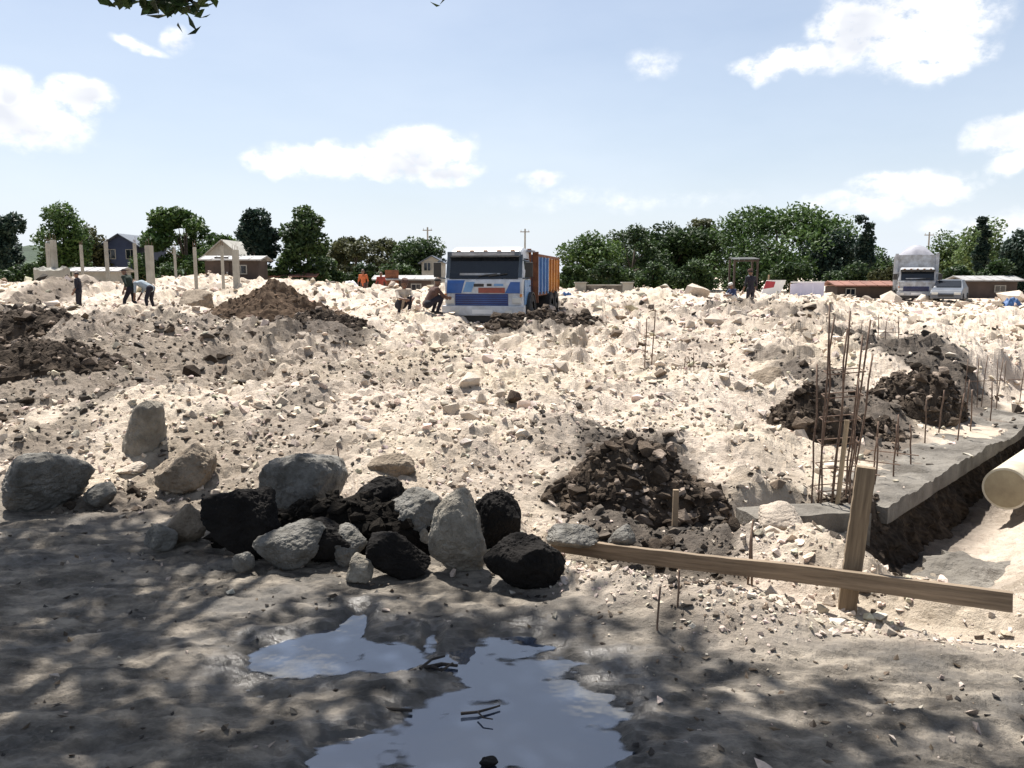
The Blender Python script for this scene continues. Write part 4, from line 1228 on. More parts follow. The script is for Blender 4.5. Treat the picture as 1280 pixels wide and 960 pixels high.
def plank_mesh(L, w, t, seed):
    """board along +x with slightly bowed, chipped edges"""
    n = 26; V = []; Fc = []
    g = random.Random(seed)
    for i in range(n + 1):
        x = L * i / n
        bow = .010 * math.sin(3 * x + seed)
        e1, e2 = g.uniform(-.002, .002), g.uniform(-.002, .002)
        for (yy, zz) in ((-t / 2, -w / 2 + e1), (t / 2, -w / 2 + e1), (t / 2, w / 2 + e2), (-t / 2, w / 2 + e2)):
            V.append((x, yy + bow * .6, zz + bow * .4))
    for i in range(n):
        for k in range(4):
            a, b_ = i * 4 + k, i * 4 + (k + 1) % 4
            Fc.append((a, b_, b_ + 4, a + 4))
    Fc.append((3, 2, 1, 0)); Fc.append(tuple(n * 4 + k for k in range(4)))
    me = bpy.data.meshes.new('plank'); me.from_pydata(V, [], Fc)
    bm = bmesh.new(); bm.from_mesh(me); bmesh.ops.recalc_face_normals(bm, faces=bm.faces); bm.to_mesh(me); bm.free()
    return me
def wood_grain(name, col, col2):
    m = bpy.data.materials.new(name); m.use_nodes = True
    nt = m.node_tree; b = nt.nodes['Principled BSDF']; b.inputs['Roughness'].default_value = .85
    tcx = nt.nodes.new('ShaderNodeTexCoord'); mp = nt.nodes.new('ShaderNodeMapping'); mp.inputs['Scale'].default_value = (1.2, 22, 22)
    n = nt.nodes.new('ShaderNodeTexNoise'); n.inputs['Scale'].default_value = 2.6; n.inputs['Detail'].default_value = 7; n.inputs['Roughness'].default_value = .65
    rp = nt.nodes.new('ShaderNodeValToRGB')
    rp.color_ramp.elements[0].position = .33; rp.color_ramp.elements[0].color = (*col2, 1)
    rp.color_ramp.elements[1].position = .68; rp.color_ramp.elements[1].color = (*col, 1)
    nt.links.new(tcx.outputs['Object'], mp.inputs['Vector']); nt.links.new(mp.outputs[0], n.inputs['Vector']); nt.links.new(n.outputs['Fac'], rp.inputs[0])
    nt.links.new(rp.outputs[0], b.inputs['Base Color'])
    bp = nt.nodes.new('ShaderNodeBump'); bp.inputs['Distance'].default_value = .004
    nt.links.new(n.outputs['Fac'], bp.inputs['Height']); nt.links.new(bp.outputs[0], b.inputs['Normal'])
    MAT[name] = m
wood_grain('weathered_board', (.27, .205, .14), (.115, .085, .056))
wood_grain('stake_wood', (.27, .20, .125), (.12, .085, .052))
A_, B_ = at(690, 679, 4.72), at(1266, 752, 3.50)
pl = link('plank', plank_mesh((B_ - A_).length, .090, .032, 3), 'weathered_board')
d = (B_ - A_).normalized(); up = Vector((0, 0, 1)); up = (up - d * d.dot(up)).normalized(); sd = up.cross(d)
pl.matrix_world = Matrix((( d.x, sd.x, up.x, A_.x), (d.y, sd.y, up.y, A_.y), (d.z, sd.z, up.z, A_.z), (0, 0, 0, 1)))
tag(pl, 'long weathered board on edge, nailed across the wooden stake', 'plank')
# stake behind the board
tpar = (1066 - 690) / (1266 - 690)
best = min((k / 200 for k in range(201)), key=lambda k: abs((A_.lerp(B_, k).x / A_.lerp(B_, k).y) * F - (1062 - 640)))
q = A_.lerp(B_, best); Ys = q.y + .055
sb, st_ = at(1058, 772, Ys), at(1082, 584, Ys + .02)
stk = link('stake', plank_mesh((st_ - sb).length, .088, .062, 8), 'stake_wood')
d = (st_ - sb).normalized(); fw = Vector((-.35, -1, 0)); fw = (fw - d * d.dot(fw)).normalized(); sd = fw.cross(d)
stk.matrix_world = Matrix(((d.x, fw.x, sd.x, sb.x), (d.y, fw.y, sd.y, sb.y), (d.z, fw.z, sd.z, sb.z), (0, 0, 0, 1)))
tag(stk, 'upright wooden stake carrying the long board', 'stake')
for (px, b0, t0, Y, w, lb) in [(842, 694, 612, 5.0, .035, 'dark thin wooden stake in front of the dark central heap'), (868, 696, 664, 4.85, .05, 'short pale timber end beside the thin dark stake')]:
    a, b2 = at(px, b0, Y), at(px + 3, t0, Y)
    mb = MB(); mb.bar(a, b2, w, w * .8, up=(0, 1, 0)); o = mb.build('stake', 'timber' if 'dark' in lb[:5] else 'pale_timber', None, bevel=.003)
    tag(o, lb, 'stake')
# concrete pipe
pe = at(1257, 611, 6.1); pdir = Vector((.70, .72, .01)).normalized()
pr = .165
n = 40
mb = MB()
ringR = [(0, pr), (0, pr * .80), (2.2, pr * .80), (2.2, pr), (.16, pr), (.14, pr * 1.0)]
side = pdir.cross(Vector((0, 0, 1))).normalized(); upv = side.cross(pdir)
for (s, r_) in [(0, pr), (2.4, pr), (2.4, pr * .8), (0, pr * .8)]:
    for k in range(n):
        a = 2 * math.pi * k / n
        mb.v.append(tuple(pdir * s + side * math.cos(a) * r_ + upv * math.sin(a) * r_))
for i in range(4):
    for k in range(n):
        a, b2 = i * n + k, i * n + (k + 1) % n
        c, d2 = ((i + 1) % 4) * n + (k + 1) % n, ((i + 1) % 4) * n + k
        mb.f.append((a, b2, c, d2))
pipe = mb.build('drain_pipe', 'pipe_concrete', None, smooth=False)
for p in pipe.data.polygons: p.use_smooth = abs(Vector(p.normal).dot(pdir)) < .7
pipe.location = pe
mb = MB(); mb.tube([pdir * -.003, pdir * .06], pr * .90, 30); mb.build('end_cap', 'pipe_end', pipe)
tag(pipe, 'thick cream concrete drain pipe lying at the right edge beyond the trench', 'pipe')
# twigs in the puddle
def twig(label, pts, r, forks=()):
    mb = MB(); P = [gnd(px, py, WATER_Z + .012) for px, py in pts]
    o0 = P[0]
    mb.tube([p - o0 for p in P], [r * (1 - .6 * k / len(P)) for k in range(len(P))], 6)
    for fk in forks:
        Q = [gnd(px, py, WATER_Z + .02) for px, py in fk]
        mb.tube([p - o0 for p in Q], [r * .6 * (1 - .5 * k / len(Q)) for k in range(len(Q))], 5)
    o = mb.build('fallen_twig', 'twig', None); o.location = o0
    tag(o, label, 'twig')
twig('forked dark twig lying across the back of the puddle', [(455, 866), (495, 848), (525, 836), (552, 830), (572, 832)], .012, [[(495, 848), (512, 852), (530, 842)], [(525, 836), (540, 824), (556, 820)], [(540, 833), (552, 838), (566, 829)], [(470, 860), (450, 858), (430, 862)]])
twig('small forked twig floating in the middle of the puddle', [(576, 892), (597, 890), (612, 886), (625, 882)], .006, [[(597, 890), (604, 897), (616, 899)]])
twig('twig stuck in the mud right of the puddle', [(762, 832), (775, 828), (790, 826), (800, 812)], .010, [[(790, 826), (800, 828)]])
twig('dark sodden stick along the left bank of the puddle', [(430, 884), (455, 884), (485, 886), (515, 888)], .010, [[(455, 884), (440, 878)]])
def dead_leaves():
    g = np.random.default_rng(14)
    n = 420
    x, y = g.uniform(-3.2, 3.2, n), g.uniform(1.7, 4.6, n)
    k = field_mask(x, y) < .5
    x, y = x[k], y[k]
    z = np.maximum(H(x, y), WATER_Z) + .006
    keepw = (puddle_s(x, y) < .12) | (g.random(len(x)) < .06)
    P = np.stack([x, y, z], 1)[keepw]
    V, f = leaves(P, .022, 15, up=2.5)
    tag(link('leaf_litter', npmesh('leaf_litter', V, f, False, tint=np.repeat(g.random(len(P)), 4)), 'litter'), 'fallen dead leaves scattered over the muddy track', 'leaf litter', kind='stuff')
leaf_mat('litter', (.015, .012, .010), (.045, .032, .022), (.11, .08, .05))
dead_leaves()

# ------------------------------------------------------------------ concrete columns on the left
COLS = [(59, 304, 346, .17, 46), (66, 300, 346, .24, 45), (101, 306, 345, .15, 50), (132, 302, 350, .19, 47), (168, 304, 352, .15, 47), (186, 307, 354, .32, 44), (218, 311, 350, .14, 50), (243, 309, 356, .17, 45), (277, 307, 356, .15, 46), (294, 312, 358, .28, 43)]
ORD = ['leftmost', 'second', 'third', 'fourth', 'fifth', 'sixth', 'seventh', 'eighth', 'ninth', 'tenth']
for i, (px, t, bpy_, w, Y) in enumerate(COLS):
    p = at(px, t, Y); z0 = Hp(p.x, Y) - .3
    root = empty('concrete_column', (p.x, Y, z0), rb.uniform(-.3, .3))
    mb = MB(); h = p.z - z0
    mb.box(-w / 2, w / 2, -w / 2, w / 2, 0, h)
    mb.build('shaft', 'concrete_post', root, bevel=.02)
    for sx in (-1, 1):
        for sy in (-1, 1):
            mb = MB(); bent_bar(mb, (sx * w * .32, sy * w * .32, h - .05), (sx * w * .32 + rb.uniform(-.04, .04), sy * w * .32, h + rb.uniform(.15, .4)), .010, 3, .01)
            mb.build('starter_bar', 'rebar', root)
    tag(root, f'bare concrete column, {ORD[i]} from the left in the unfinished row' if i else 'bare concrete column, leftmost in the unfinished row', 'column', 'bare concrete columns of the unfinished building')
ms = rough_slab('concrete_block', (at(42, 345, 44).x, 44), np.array([1, 0]), np.array([0, 1]), 1.35, 1.2, .5, 2.0, 'concrete_post', 33, nu=12, nv=10, amp=.15)
tag(ms, 'rough grey concrete block at the foot of the two leftmost columns', 'concrete block')

# ------------------------------------------------------------------ far buildings
def house(name, label, px, Y, w, dpt, wall_h, roof_h, wall, roof, rz=0, upper=None, windows=(), door=None, over=.3, zb=None, gable=None):
    x = at(px, 345, Y).x; z0 = Hp(x, Y) - .2 if zb is None else zb
    root = empty(name, (x, Y, z0), rz)
    mb = MB()
    mb.box(-w / 2, w / 2, 0, dpt, 0, wall_h)
    wl = mb.build('wall', wall, root)
    if upper:
        mb = MB(); mb.box(-w / 2 - .03, w / 2 + .03, -.03, dpt + .03, wall_h * upper[1], wall_h + .01); mb.build('upper_wall', upper[0], root)
    mb = MB()
    t = .08
    if gable == 'front':
        prof = [(-w / 2 - over, wall_h - over * roof_h / (w / 2)), (0, wall_h + roof_h), (w / 2 + over, wall_h - over * roof_h / (w / 2))]
        V = [(x_, y_, z_ + dz) for dz in (.02, .02 + t) for y_ in (-over, dpt + over) for (x_, z_) in prof]
        mb.add(V, [(0, 1, 4, 3), (1, 2, 5, 4), (6, 9, 10, 7), (7, 10, 11, 8), (0, 6, 7, 1), (1, 7, 8, 2), (3, 4, 10, 9), (4, 5, 11, 10), (0, 3, 9, 6), (2, 8, 11, 5)])
        rf = mb.build('roof', roof, root)
        mb = MB(); mb.add([(-w / 2, -.005, wall_h), (w / 2, -.005, wall_h), (0, -.005, wall_h + roof_h), (-w / 2, .1, wall_h), (w / 2, .1, wall_h), (0, .1, wall_h + roof_h)], [(0, 1, 2), (3, 5, 4), (0, 3, 4, 1), (1, 4, 5, 2), (2, 5, 3, 0)])
        mb.build('gable', upper[0] if upper else wall, root)
    else:
        mb.prism([(-over, wall_h + .02), (-over, wall_h + .02 + t), (dpt / 2, wall_h + roof_h), (dpt + over, wall_h + t), (dpt + over, wall_h + .02), (dpt / 2, wall_h + roof_h - t)], -w / 2 - over, w / 2 + over)
        rf = mb.build('roof', roof, root)
        n = max(3, int(w / .6))
        for k in range(n + 1):
            xx = -w / 2 - over + (w + 2 * over) * k / n
            mb = MB(); mb.bar((xx, -over, wall_h + .02 + t + .01), (xx, dpt / 2, wall_h + roof_h + .01), .05, .03); mb.build('roof_rib', roof, rf)
    for (wx, wz, ww, wh) in windows:
        mb = MB(); mb.box(wx - ww / 2, wx + ww / 2, -.07, -.035, wz, wz + wh); wd = mb.build('window', 'grey_wall', root)
        mb = MB(); mb.box(wx - ww / 2 + .07, wx - .03, -.085, -.06, wz + .07, wz + wh - .07); mb.build('pane', 'dark_glass', wd)
        mb = MB(); mb.box(wx + .03, wx + ww / 2 - .07, -.085, -.06, wz + .07, wz + wh - .07); mb.build('pane', 'dark_glass', wd)
    if door:
        mb = MB(); mb.box(door[0] - .45, door[0] + .45, -.08, -.035, 0, 2.0); dr = mb.build('door', door[1], root)
        mb = MB(); mb.box(door[0] + .3, door[0] + .36, -.11, -.08, .95, 1.05); mb.build('handle', 'chrome', dr)
    tag(root, label, 'house' if name == 'house' else 'shed')
    return root
house('house', 'blue-walled house with a dark gabled roof behind the left columns', 153, 74, 3.0, 6, 4.6, .9, 'ochre_wall', 'slate_roof', upper=('blue_wall', .52), windows=[(-.9, 3.3, .9, .9), (.9, 3.3, .9, .9), (-.95, .9, .9, 1.0)], door=(.9, 'brown_wall'), gable='front', over=.45)
house('house', 'grey house with a pale gabled front behind the eighth and ninth columns', 280, 64, 2.6, 5, 3.3, 1.1, 'grey_wall', 'grey_wall', windows=[(-.5, 1.8, .7, .8), (.6, 1.8, .7, .8)], door=(0, 'brown_wall'), gable='front', over=.35)
house('shed', 'long low shed with a white tin roof under the gabled house', 290, 52, 3.4, 2, 1.75, .35, 'brown_wall', 'tin_roof', door=(-.6, 'brown_wall'), windows=[(.6, .9, .8, .6)])
house('shed', 'low shed with a white tin roof beside the third column', 118, 54, 3.0, 2, 1.85, .35, 'grey_wall', 'tin_roof', windows=[(-.6, .9, .8, .6)])
house('shed', 'brown low shed with a pale roof left of the blue truck', 505, 54, 3.6, 2, 1.3, .35, 'brown_wall', 'tin_roof', windows=[(.8, .6, .7, .5)], door=(-.8, 'rust'))
house('shed', 'reddish shed with a rusty roof left of the white truck', 1082, 56, 3.8, 2.2, 1.0, .4, 'brown_wall', 'rusty_roof', windows=[(-1, .4, .7, .5)])
house('shed', 'pale-roofed shed below the light green trees at the right', 1240, 56, 3.6, 2.2, 1.35, .4, 'brown_wall', 'tin_roof', windows=[(.6, .6, .8, .5)])
house('shed', 'grey shed between the dark upright tree and the olive trees', 362, 56, 3.2, 2, 1.5, .4, 'grey_wall', 'rusty_roof', windows=[(-.6, .7, .7, .5)])
house('house', 'far narrow grey house beside the dark low tree left of the blue truck', 540, 72, 1.8, 4, 3.0, .5, 'grey_wall', 'slate_roof', windows=[(-.4, 2.2, .7, .8)], gable='front')
# low wall with two end pillars
wr = empty('garden_wall', (at(755, 345, 50).x, 50, Hp(at(755, 345, 50).x, 50)))
k = 1 / ppm(50)
zt = at(755, 354, 50).z - wr.location.z
mb = MB(); mb.box(-22 * k, 22 * k, -.1, .1, -.3, zt - .15); mb.build('wall_panel', 'concrete', wr)
mb = MB(); mb.box(-22 * k, 22 * k, -.14, .14, zt - .15, zt - .08); mb.build('coping', 'concrete_post', wr)
for sx in (-1, 1):
    mb = MB(); mb.box(sx * 29 * k - .32, sx * 29 * k + .32, -.3, .3, -.3, zt); pil = mb.build('pillar', 'concrete_post', wr, bevel=.02)
    mb = MB(); mb.box(sx * 29 * k - .38, sx * 29 * k + .38, -.36, .36, zt, zt + .07); mb.build('cap', 'concrete_post', pil)
tag(wr, 'low grey wall between two square pillars right of the blue truck', 'wall')
# tin roofed shelter
sx0, Y = at(938, 345, 66).x, 66
sh = empty('shelter', (sx0, Y, Hp(sx0, Y)))
zt = at(938, 325, 66).z - Hp(sx0, Y)
mb = MB(); mb.add([(-1.6, -.8, zt), (.5, -.8, zt + .03), (.5, .9, zt + .2), (-1.6, .9, zt + .17), (-1.6, -.8, zt + .05), (.5, -.8, zt + .08), (.5, .9, zt + .25), (-1.6, .9, zt + .22)], [(0, 1, 2, 3), (7, 6, 5, 4), (0, 4, 5, 1), (1, 5, 6, 2), (2, 6, 7, 3), (3, 7, 4, 0)])
mb.build('roof', 'dull_tin', sh)
for (px_, py_) in ((-1.5, -.65), (.35, -.65), (-1.5, .8), (.35, .8)):
    mb = MB(); mb.bar((px_, py_, -.2), (px_, py_, zt + .04), .14); mb.build('post', 'brown_wall', sh)
mb = MB(); mb.bar((-1.55, -.65, zt - .10), (.45, -.65, zt - .07), .08, .12); mb.build('rafter', 'brown_wall', sh)
tag(sh, 'open shelter with a tin roof on posts before the large domed tree', 'shelter')
# boards
bx0 = at(964, 366, 42)
br = empty('sign_board', (bx0.x, 42, Hp(bx0.x, 42)), R(8))
k = 1 / ppm(42)
def slanted(name, m, pts, parent, y0, y1):
    n = len(pts)
    mb = MB(); mb.add([(x_, y0, z_) for x_, z_ in pts] + [(x_, y1, z_) for x_, z_ in pts], [tuple(range(n))[::-1], tuple(range(n, 2 * n))] + [(i, (i + 1) % n, (i + 1) % n + n, i + n) for i in range(n)])
    return mb.build(name, m, parent)
zo = 1.6 - Hp(bx0.x, 42)
P4 = [((945 - 964) * k, zo - (380 - 345) * k), ((970 - 964) * k, zo - (380 - 345) * k), ((983 - 964) * k, zo - (350 - 345) * k), ((958 - 964) * k, zo - (350 - 345) * k)]
pn = slanted('panel', 'white_board', P4, br, 0, .05)
slanted('printed_patch', 'red_print', [((953 - 964) * k, zo - 16 * k), ((967 - 964) * k, zo - 14 * k), ((969 - 964) * k, zo - 7 * k), ((957 - 964) * k, zo - 6 * k)], br, -.006, -.001)
mb = MB(); mb.bar((-.2, .1, -.1), (-.1, .12, 1.3), .07); mb.build('prop', 'timber', br)
tag(br, 'tilted white board with a red patch in its top corner', 'sign board')
bx1 = at(1010, 366, 44); k = 1 / ppm(44); zo = 1.6 - Hp(bx1.x, 44)
br = empty('sheet_panel', (bx1.x, 44, Hp(bx1.x, 44)))
for j, (x0_, x1_) in enumerate(((-22, -9), (-8.6, 6), (6.4, 20))):
    slanted('sheet', 'lilac_sheet', [(x0_ * k, zo - 40 * k), (x1_ * k, zo - 40 * k), (x1_ * k, zo - 8 * k), (x0_ * k, zo - (8 if j else 10) * k)], br, .015 * j, .015 * j + .03)
mb = MB(); mb.bar((-22 * k, -.03, zo - 7.5 * k), (20 * k, -.03, zo - 7.2 * k), .06, .06); mb.build('top_rail', 'white_board', br)
for xx in (-21, 19): 
    mb = MB(); mb.bar((xx * k, .12, -.2), (xx * k, .12, zo - 8 * k), .07); mb.build('post', 'timber', br)
tag(br, 'upright pale lilac sheet panel right of the tilted white board', 'sheet panel')
# tarps lying about
def tarp(label, px, py, w, h, Y, m, seed):
    p = at(px, py, Y); W = w / ppm(Y); Hh = h / ppm(Y)
    n = 26
    U, Vv = np.meshgrid(np.linspace(-1, 1, n), np.linspace(-1, 1, n), indexing='ij')
    rr_ = np.maximum(np.abs(U), np.abs(Vv))
    Z = Hh * (1 - rr_ ** 1.5) * (1 + .5 * fbm(U * 2 + seed, Vv * 2, seed, 3)) + .04 * fbm(U * 5, Vv * 5, seed + 1, 2)
    X = U * W / 2 * (1 + .15 * fbm(Vv * 2, U, seed, 2)); Yy = Vv * W * .35
    z0 = p.z
    i_ = np.arange(n * n).reshape(n, n)
    q = np.stack([i_[:-1, :-1], i_[1:, :-1], i_[1:, 1:], i_[:-1, 1:]], -1).reshape(-1, 4)
    o = link('tarpaulin', npmesh('tarpaulin', np.stack([X, Yy, Z], -1).reshape(-1, 3), q, True), m)
    o.location = (p.x, Y, z0 - .03)
    tag(o, label, 'tarpaulin')
tarp('crumpled red-brown tarpaulin on the rubble right of the blue truck', 775, 398, 34, 14, 29, 'red_tarp', 3)
tarp('small blue tarpaulin beside the rear of the blue truck', 708, 372, 18, 9, 40, 'blue_tarp', 4)
tarp('blue tarpaulin heap near the right edge below the trees', 1264, 382, 22, 12, 40, 'blue_tarp', 5)
tarp('crumpled white tarpaulin near the small grey shed', 438, 362, 26, 12, 44, 'white_board', 6)
# poles
def pole(label, px, top, Y):
    x = at(px, 345, Y).x; z0 = Hp(x, Y)
    o = empty('utility_pole', (x, Y, z0)); h = at(px, top, Y).z - z0
    mb = MB(); mb.tube([(0, 0, -.3), (.02, 0, h)], [.13, .09], 8); mb.build('post', 'concrete_post', o)
    mb = MB(); mb.bar((-.55, 0, h - .35), (.55, 0, h - .35), .09); ca = mb.build('crossarm', 'timber', o)
    for xx in (-.45, .45):
        mb = MB(); mb.tube([(xx, 0, h - .3), (xx, 0, h - .12)], [.04, .03], 6); mb.build('insulator', 'lamp_glass', ca)
    tag(o, label, 'utility pole', 'poles beyond the trees')
pole('thin utility pole left of the blue truck', 535, 284, 95)
pole('thin utility pole rising behind the blue truck cab', 656, 286, 95)
pole('thin utility pole behind the white truck', 1158, 290, 95)
mat('slate_blue', (.075, .10, .13), .5, scale=3, col2=(.05, .07, .095))
# ------------------------------------------------------------------ vehicles
def wheel(parent, x, y, r=.52, w=.30, out=1):
    wb = MB(); n = 28
    prof = [(0, r * .60), (0, r * .93), (.03, r), (w - .03, r), (w, r * .93), (w, r * .60)]
    base = 0
    for (dx, rr_) in prof:
        for k in range(n):
            a = 2 * math.pi * k / n
            wb.v.append((x + (dx - w / 2), y + math.cos(a) * rr_, r + math.sin(a) * rr_))
    for i in range(len(prof) - 1):
        for k in range(n):
            a, b = i * n + k, i * n + (k + 1) % n
            wb.f.append((a, b, b + n, a + n))
    ty = wb.build('tyre', 'rubber', None)
    rm = MB(); rm.tube([(x - w * .35, y, r), (x + w * .35, y, r)], r * .61, 20)
    rm.tube([(x + out * w * .3, y, r), (x + out * w * .5, y, r)], [r * .28, r * .2], 12)
    wh = empty('wheel'); wh.parent = parent
    ty.parent = wh
    rm.build('rim', 'chrome' if False else 'black_metal', wh)
    return wh
def truck(name, label, loc, rz, c):
    T = empty(name, loc, rz)
    zs = c['zs']                                   # cab height scale
    W = c['w']                                     # half width of cab
    def q(*p): return [(y, .55 + (z - .55) * zs) for y, z in p]
    Z = lambda z: .55 + (z - .55) * zs
    # cab shell: lower nose, raked screen, roof
    prof = q((0.0, .62), (-.03, .95), (-.02, 1.55), (.06, 1.72), (.26, 2.50), (.46, 2.66), (.80, 2.76), (1.66, 2.72), (1.78, 2.55), (1.78, .62))
    tp = lambda y, z: 1.0 - .10 * max(0, (z - Z(1.6)) / (Z(2.76) - Z(1.6))) ** 1.5
    mb = MB(); mb.prism(prof, -W, W, tp)
    cab = mb.build('cab', c['cab'], T, bevel=.085)
    def face_pt(x, z, d=0.0):                      # on the front skin
        y = np.interp(z, [Z(.62), Z(.95), Z(1.55), Z(1.72), Z(2.5)], [0, -.03, -.02, .06, .26])
        return (x, y - d, z)
    def front_panel(nm, m, x0, x1, z0, z1, d=.012, parent=T, th=.03, bevel=0, skew=0.0, cut=0.0):
        mb = MB()
        n = 4; V = []
        for dd in (d, d - th):
            for i in range(n + 1):
                z_ = z0 + (z1 - z0) * i / n
                for x_ in (x0 + cut * i / n, x1): V.append(face_pt(x_ + skew * i / n, z_, dd))
        F_ = []; o = 2 * (n + 1)
        for i in range(n):
            a = 2 * i
            F_.append((a, a + 1, a + 3, a + 2)); F_.append((o + a, o + a + 2, o + a + 3, o + a + 1))
            F_.append((a, a + 2, o + a + 2, o + a)); F_.append((a + 1, o + a + 1, o + a + 3, a + 3))
        F_.append((0, o, o + 1, 1)); F_.append((2 * n, 2 * n + 1, o + 2 * n + 1, o + 2 * n))
        mb.add(V, F_)
        return mb.build(nm, m, parent, bevel=bevel)
    front_panel('windscreen', 'dark_glass', -W * .88, W * .88, Z(1.66), Z(2.40), .014)
    for sx in (-1, 1):
        front_panel('screen_pillar', c['pillar'], sx * W * .93 - .05, sx * W * .93 + .05, Z(1.70), Z(2.48), .016)
        mb = MB(); mb.bar(face_pt(sx * .15, Z(1.76), .05), face_pt(sx * .15 + .55, Z(1.84), .05), .025); mb.build('wiper', 'black_metal', T)
    mb = MB(); mb.box(-W * .92, W * .92, -.02, .30, Z(2.42), Z(2.58), None); vz = mb.build('sun_visor', c['visor'], T, bevel=.02)
    mb = MB(); mb.box(-W * .80, W * .80, -.030, -.022, Z(2.45), Z(2.55)); mb.build('visor_strip', c['visor_strip'], vz)
    for xm_ in (-.7, -.35, 0, .35, .7):
        mb = MB(); mb.box(xm_ * W - .06, xm_ * W + .06, .28, .40, Z(2.585), Z(2.585) + .05); mb.build('marker_lamp', 'amber', T, bevel=.01)
    front_panel('dash_strip', 'white_paint', -W * .62, W * .42, Z(1.78), Z(1.86), .018, th=.006)
    # nose: decals, emblem band, grille
    front_panel('nose_panel', c['nose'], -W * .94, W * .94, Z(1.18), Z(1.64), .010)
    if c.get('decal'):
        front_panel('decal', 'blue_paint', -W * .94, -W * .56, Z(1.18), Z(1.62), .018, skew=.10, cut=-.08)
        front_panel('decal', 'blue_paint', W * .56, W * .94, Z(1.18), Z(1.56), .018, cut=.16)
        front_panel('decal', 'light_blue_paint', -W * .52, -W * .30, Z(1.22), Z(1.56), .019, skew=.10)
        front_panel('emblem', 'red_paint', -W * .12, W * .56, Z(1.19), Z(1.37), .020)
        front_panel('emblem', 'black_metal', -W * .24, W * .02, Z(1.40), Z(1.50), .021)
        front_panel('emblem', 'black_metal', W * .10, W * .22, Z(1.42), Z(1.50), .021)
        front_panel('emblem', 'light_blue_paint', W * .28, W * .52, Z(1.42), Z(1.50), .021)
        for sx in (-1, 1):
            front_panel('corner_panel', 'truck_white', sx * W * .84 - .12, sx * W * .84 + .12, Z(.78), Z(1.16), .012)
    gr_ = front_panel('grille', c['grille'], -W * .72, W * .64, Z(.72), Z(1.16), .016)
    for k in range(5):
        zz = Z(.79 + k * .075)
        mb = MB(); mb.bar(face_pt(-W * .70, zz, .02), face_pt(W * .62, zz, .02), .03, .018); mb.build('grille_slat', c['slat'], gr_)
    for sx in (-1, 1):
        mb = MB(); mb.box(sx * W * .86 - .13, sx * W * .86 + .13, -.08, .02, Z(.84), Z(1.04)); hl = mb.build('headlight', 'lamp_glass', T, bevel=.02)
        mb = MB(); mb.box(sx * W * .97 - .03, sx * W * .97 + .03, -.075, .03, Z(1.06), Z(1.16)); mb.build('indicator', 'amber', T)
    bw = W + .06
    mb = MB(); mb.box(-bw, bw, -.14, .25, .44, Z(.76)); bp_ = mb.build('bumper', c['bumper'], T, bevel=.03)
    mb = MB(); mb.box(-.30, .30, -.155, -.142, .50, .62); mb.build('plate', 'white_board', bp_)
    for sx in (-1, 1):
        mb = MB(); mb.box(sx * .78 - .10, sx * .78 + .10, -.155, -.142, .50, .60); mb.build('fog_lamp', 'lamp_glass', bp_)
    mb = MB(); mb.box(-W * .95, W * .95, -.08, .2, .26, .435); mb.build('air_dam', 'black_metal', T)
    # doors
    for sx in (-1, 1):
        x0 = sx * (W + .004)
        mb = MB(); mb.add([(x0, .30, .75), (x0, 1.35, .75), (x0, 1.35, Z(1.62)), (x0, .30, Z(1.62)), (x0 + sx * .015, .30, .75), (x0 + sx * .015, 1.35, .75), (x0 + sx * .015, 1.35, Z(1.62)), (x0 + sx * .015, .30, Z(1.62))],
               [(0, 1, 2, 3), (4, 5, 6, 7), (0, 1, 5, 4), (1, 2, 6, 5), (2, 3, 7, 6), (3, 0, 4, 7)])
        dr = mb.build('door', c['side'], T)
        mb = MB(); mb.add([(x0 * .997, .36, Z(1.66)), (x0 * .997, 1.3, Z(1.66)), (x0 * .955, 1.3, Z(2.36)), (x0 * .955, .52, Z(2.36)), (x0 * 1.006, .36, Z(1.66)), (x0 * 1.006, 1.3, Z(1.66)), (x0 * .965, 1.3, Z(2.36)), (x0 * .965, .52, Z(2.36))],
               [(0, 1, 2, 3), (4, 5, 6, 7), (0, 1, 5, 4), (1, 2, 6, 5), (2, 3, 7, 6), (3, 0, 4, 7)])
        mb.build('side_window', 'dark_glass', dr)
        mb = MB(); mb.box(sx * W + sx * .02 - .015, sx * W + sx * .02 + .015, 1.1, 1.28, Z(1.4), Z(1.44)); mb.build('handle', 'black_metal', dr)
        mr_ = MB(); xm = sx * (W + .20)
        mr_.box(xm - .11, xm + .11, -.08, -.02, Z(1.72), Z(2.22)); mo = mr_.build('mirror', 'black_metal', T, bevel=.02)
        mb = MB(); mb.bar((sx * W * .97, .12, Z(2.3)), (xm, -.03, Z(2.24)), .035); mb.bar((sx * W * .99, .10, Z(1.68)), (xm, -.03, Z(1.71)), .035); mb.build('mirror_arm', c['pillar'], mo)
        mb = MB(); mb.box(sx * (W - .1) - .16, sx * (W - .1) + .16, .25, .75, .40, .46); mb.build('step', 'black_metal', T)
        # mudguard arch
        mb = MB()
        n = 10; V = []; F_ = []
        for i in range(n + 1):
            a = math.pi * i / n
            for xx in (sx * (W - .34), sx * (W + .13)):
                for rr_ in (.60, .64): V.append((xx, 1.15 + math.cos(a) * rr_, .50 + math.sin(a) * rr_ * .95))
        for i in range(n):
            a = 4 * i
            for (p_, q_) in ((0, 1), (1, 3), (3, 2), (2, 0)): F_.append((a + p_, a + q_, a + 4 + q_, a + 4 + p_))
        mb.add(V, F_); mb.build('mudguard', 'black_metal', T)
        wheel(T, sx * (W - .02), 1.15, out=sx)
        for yy in (c['len'] - 2.5, c['len'] - 1.2): wheel(T, sx * (W - .05), yy, w=.5, out=sx)
    # chassis
    mb = MB(); mb.box(-.45, -.33, .5, c['len'], .62, .85); mb.box(.33, .45, .5, c['len'], .62, .85); mb.build('chassis', 'black_metal', T)
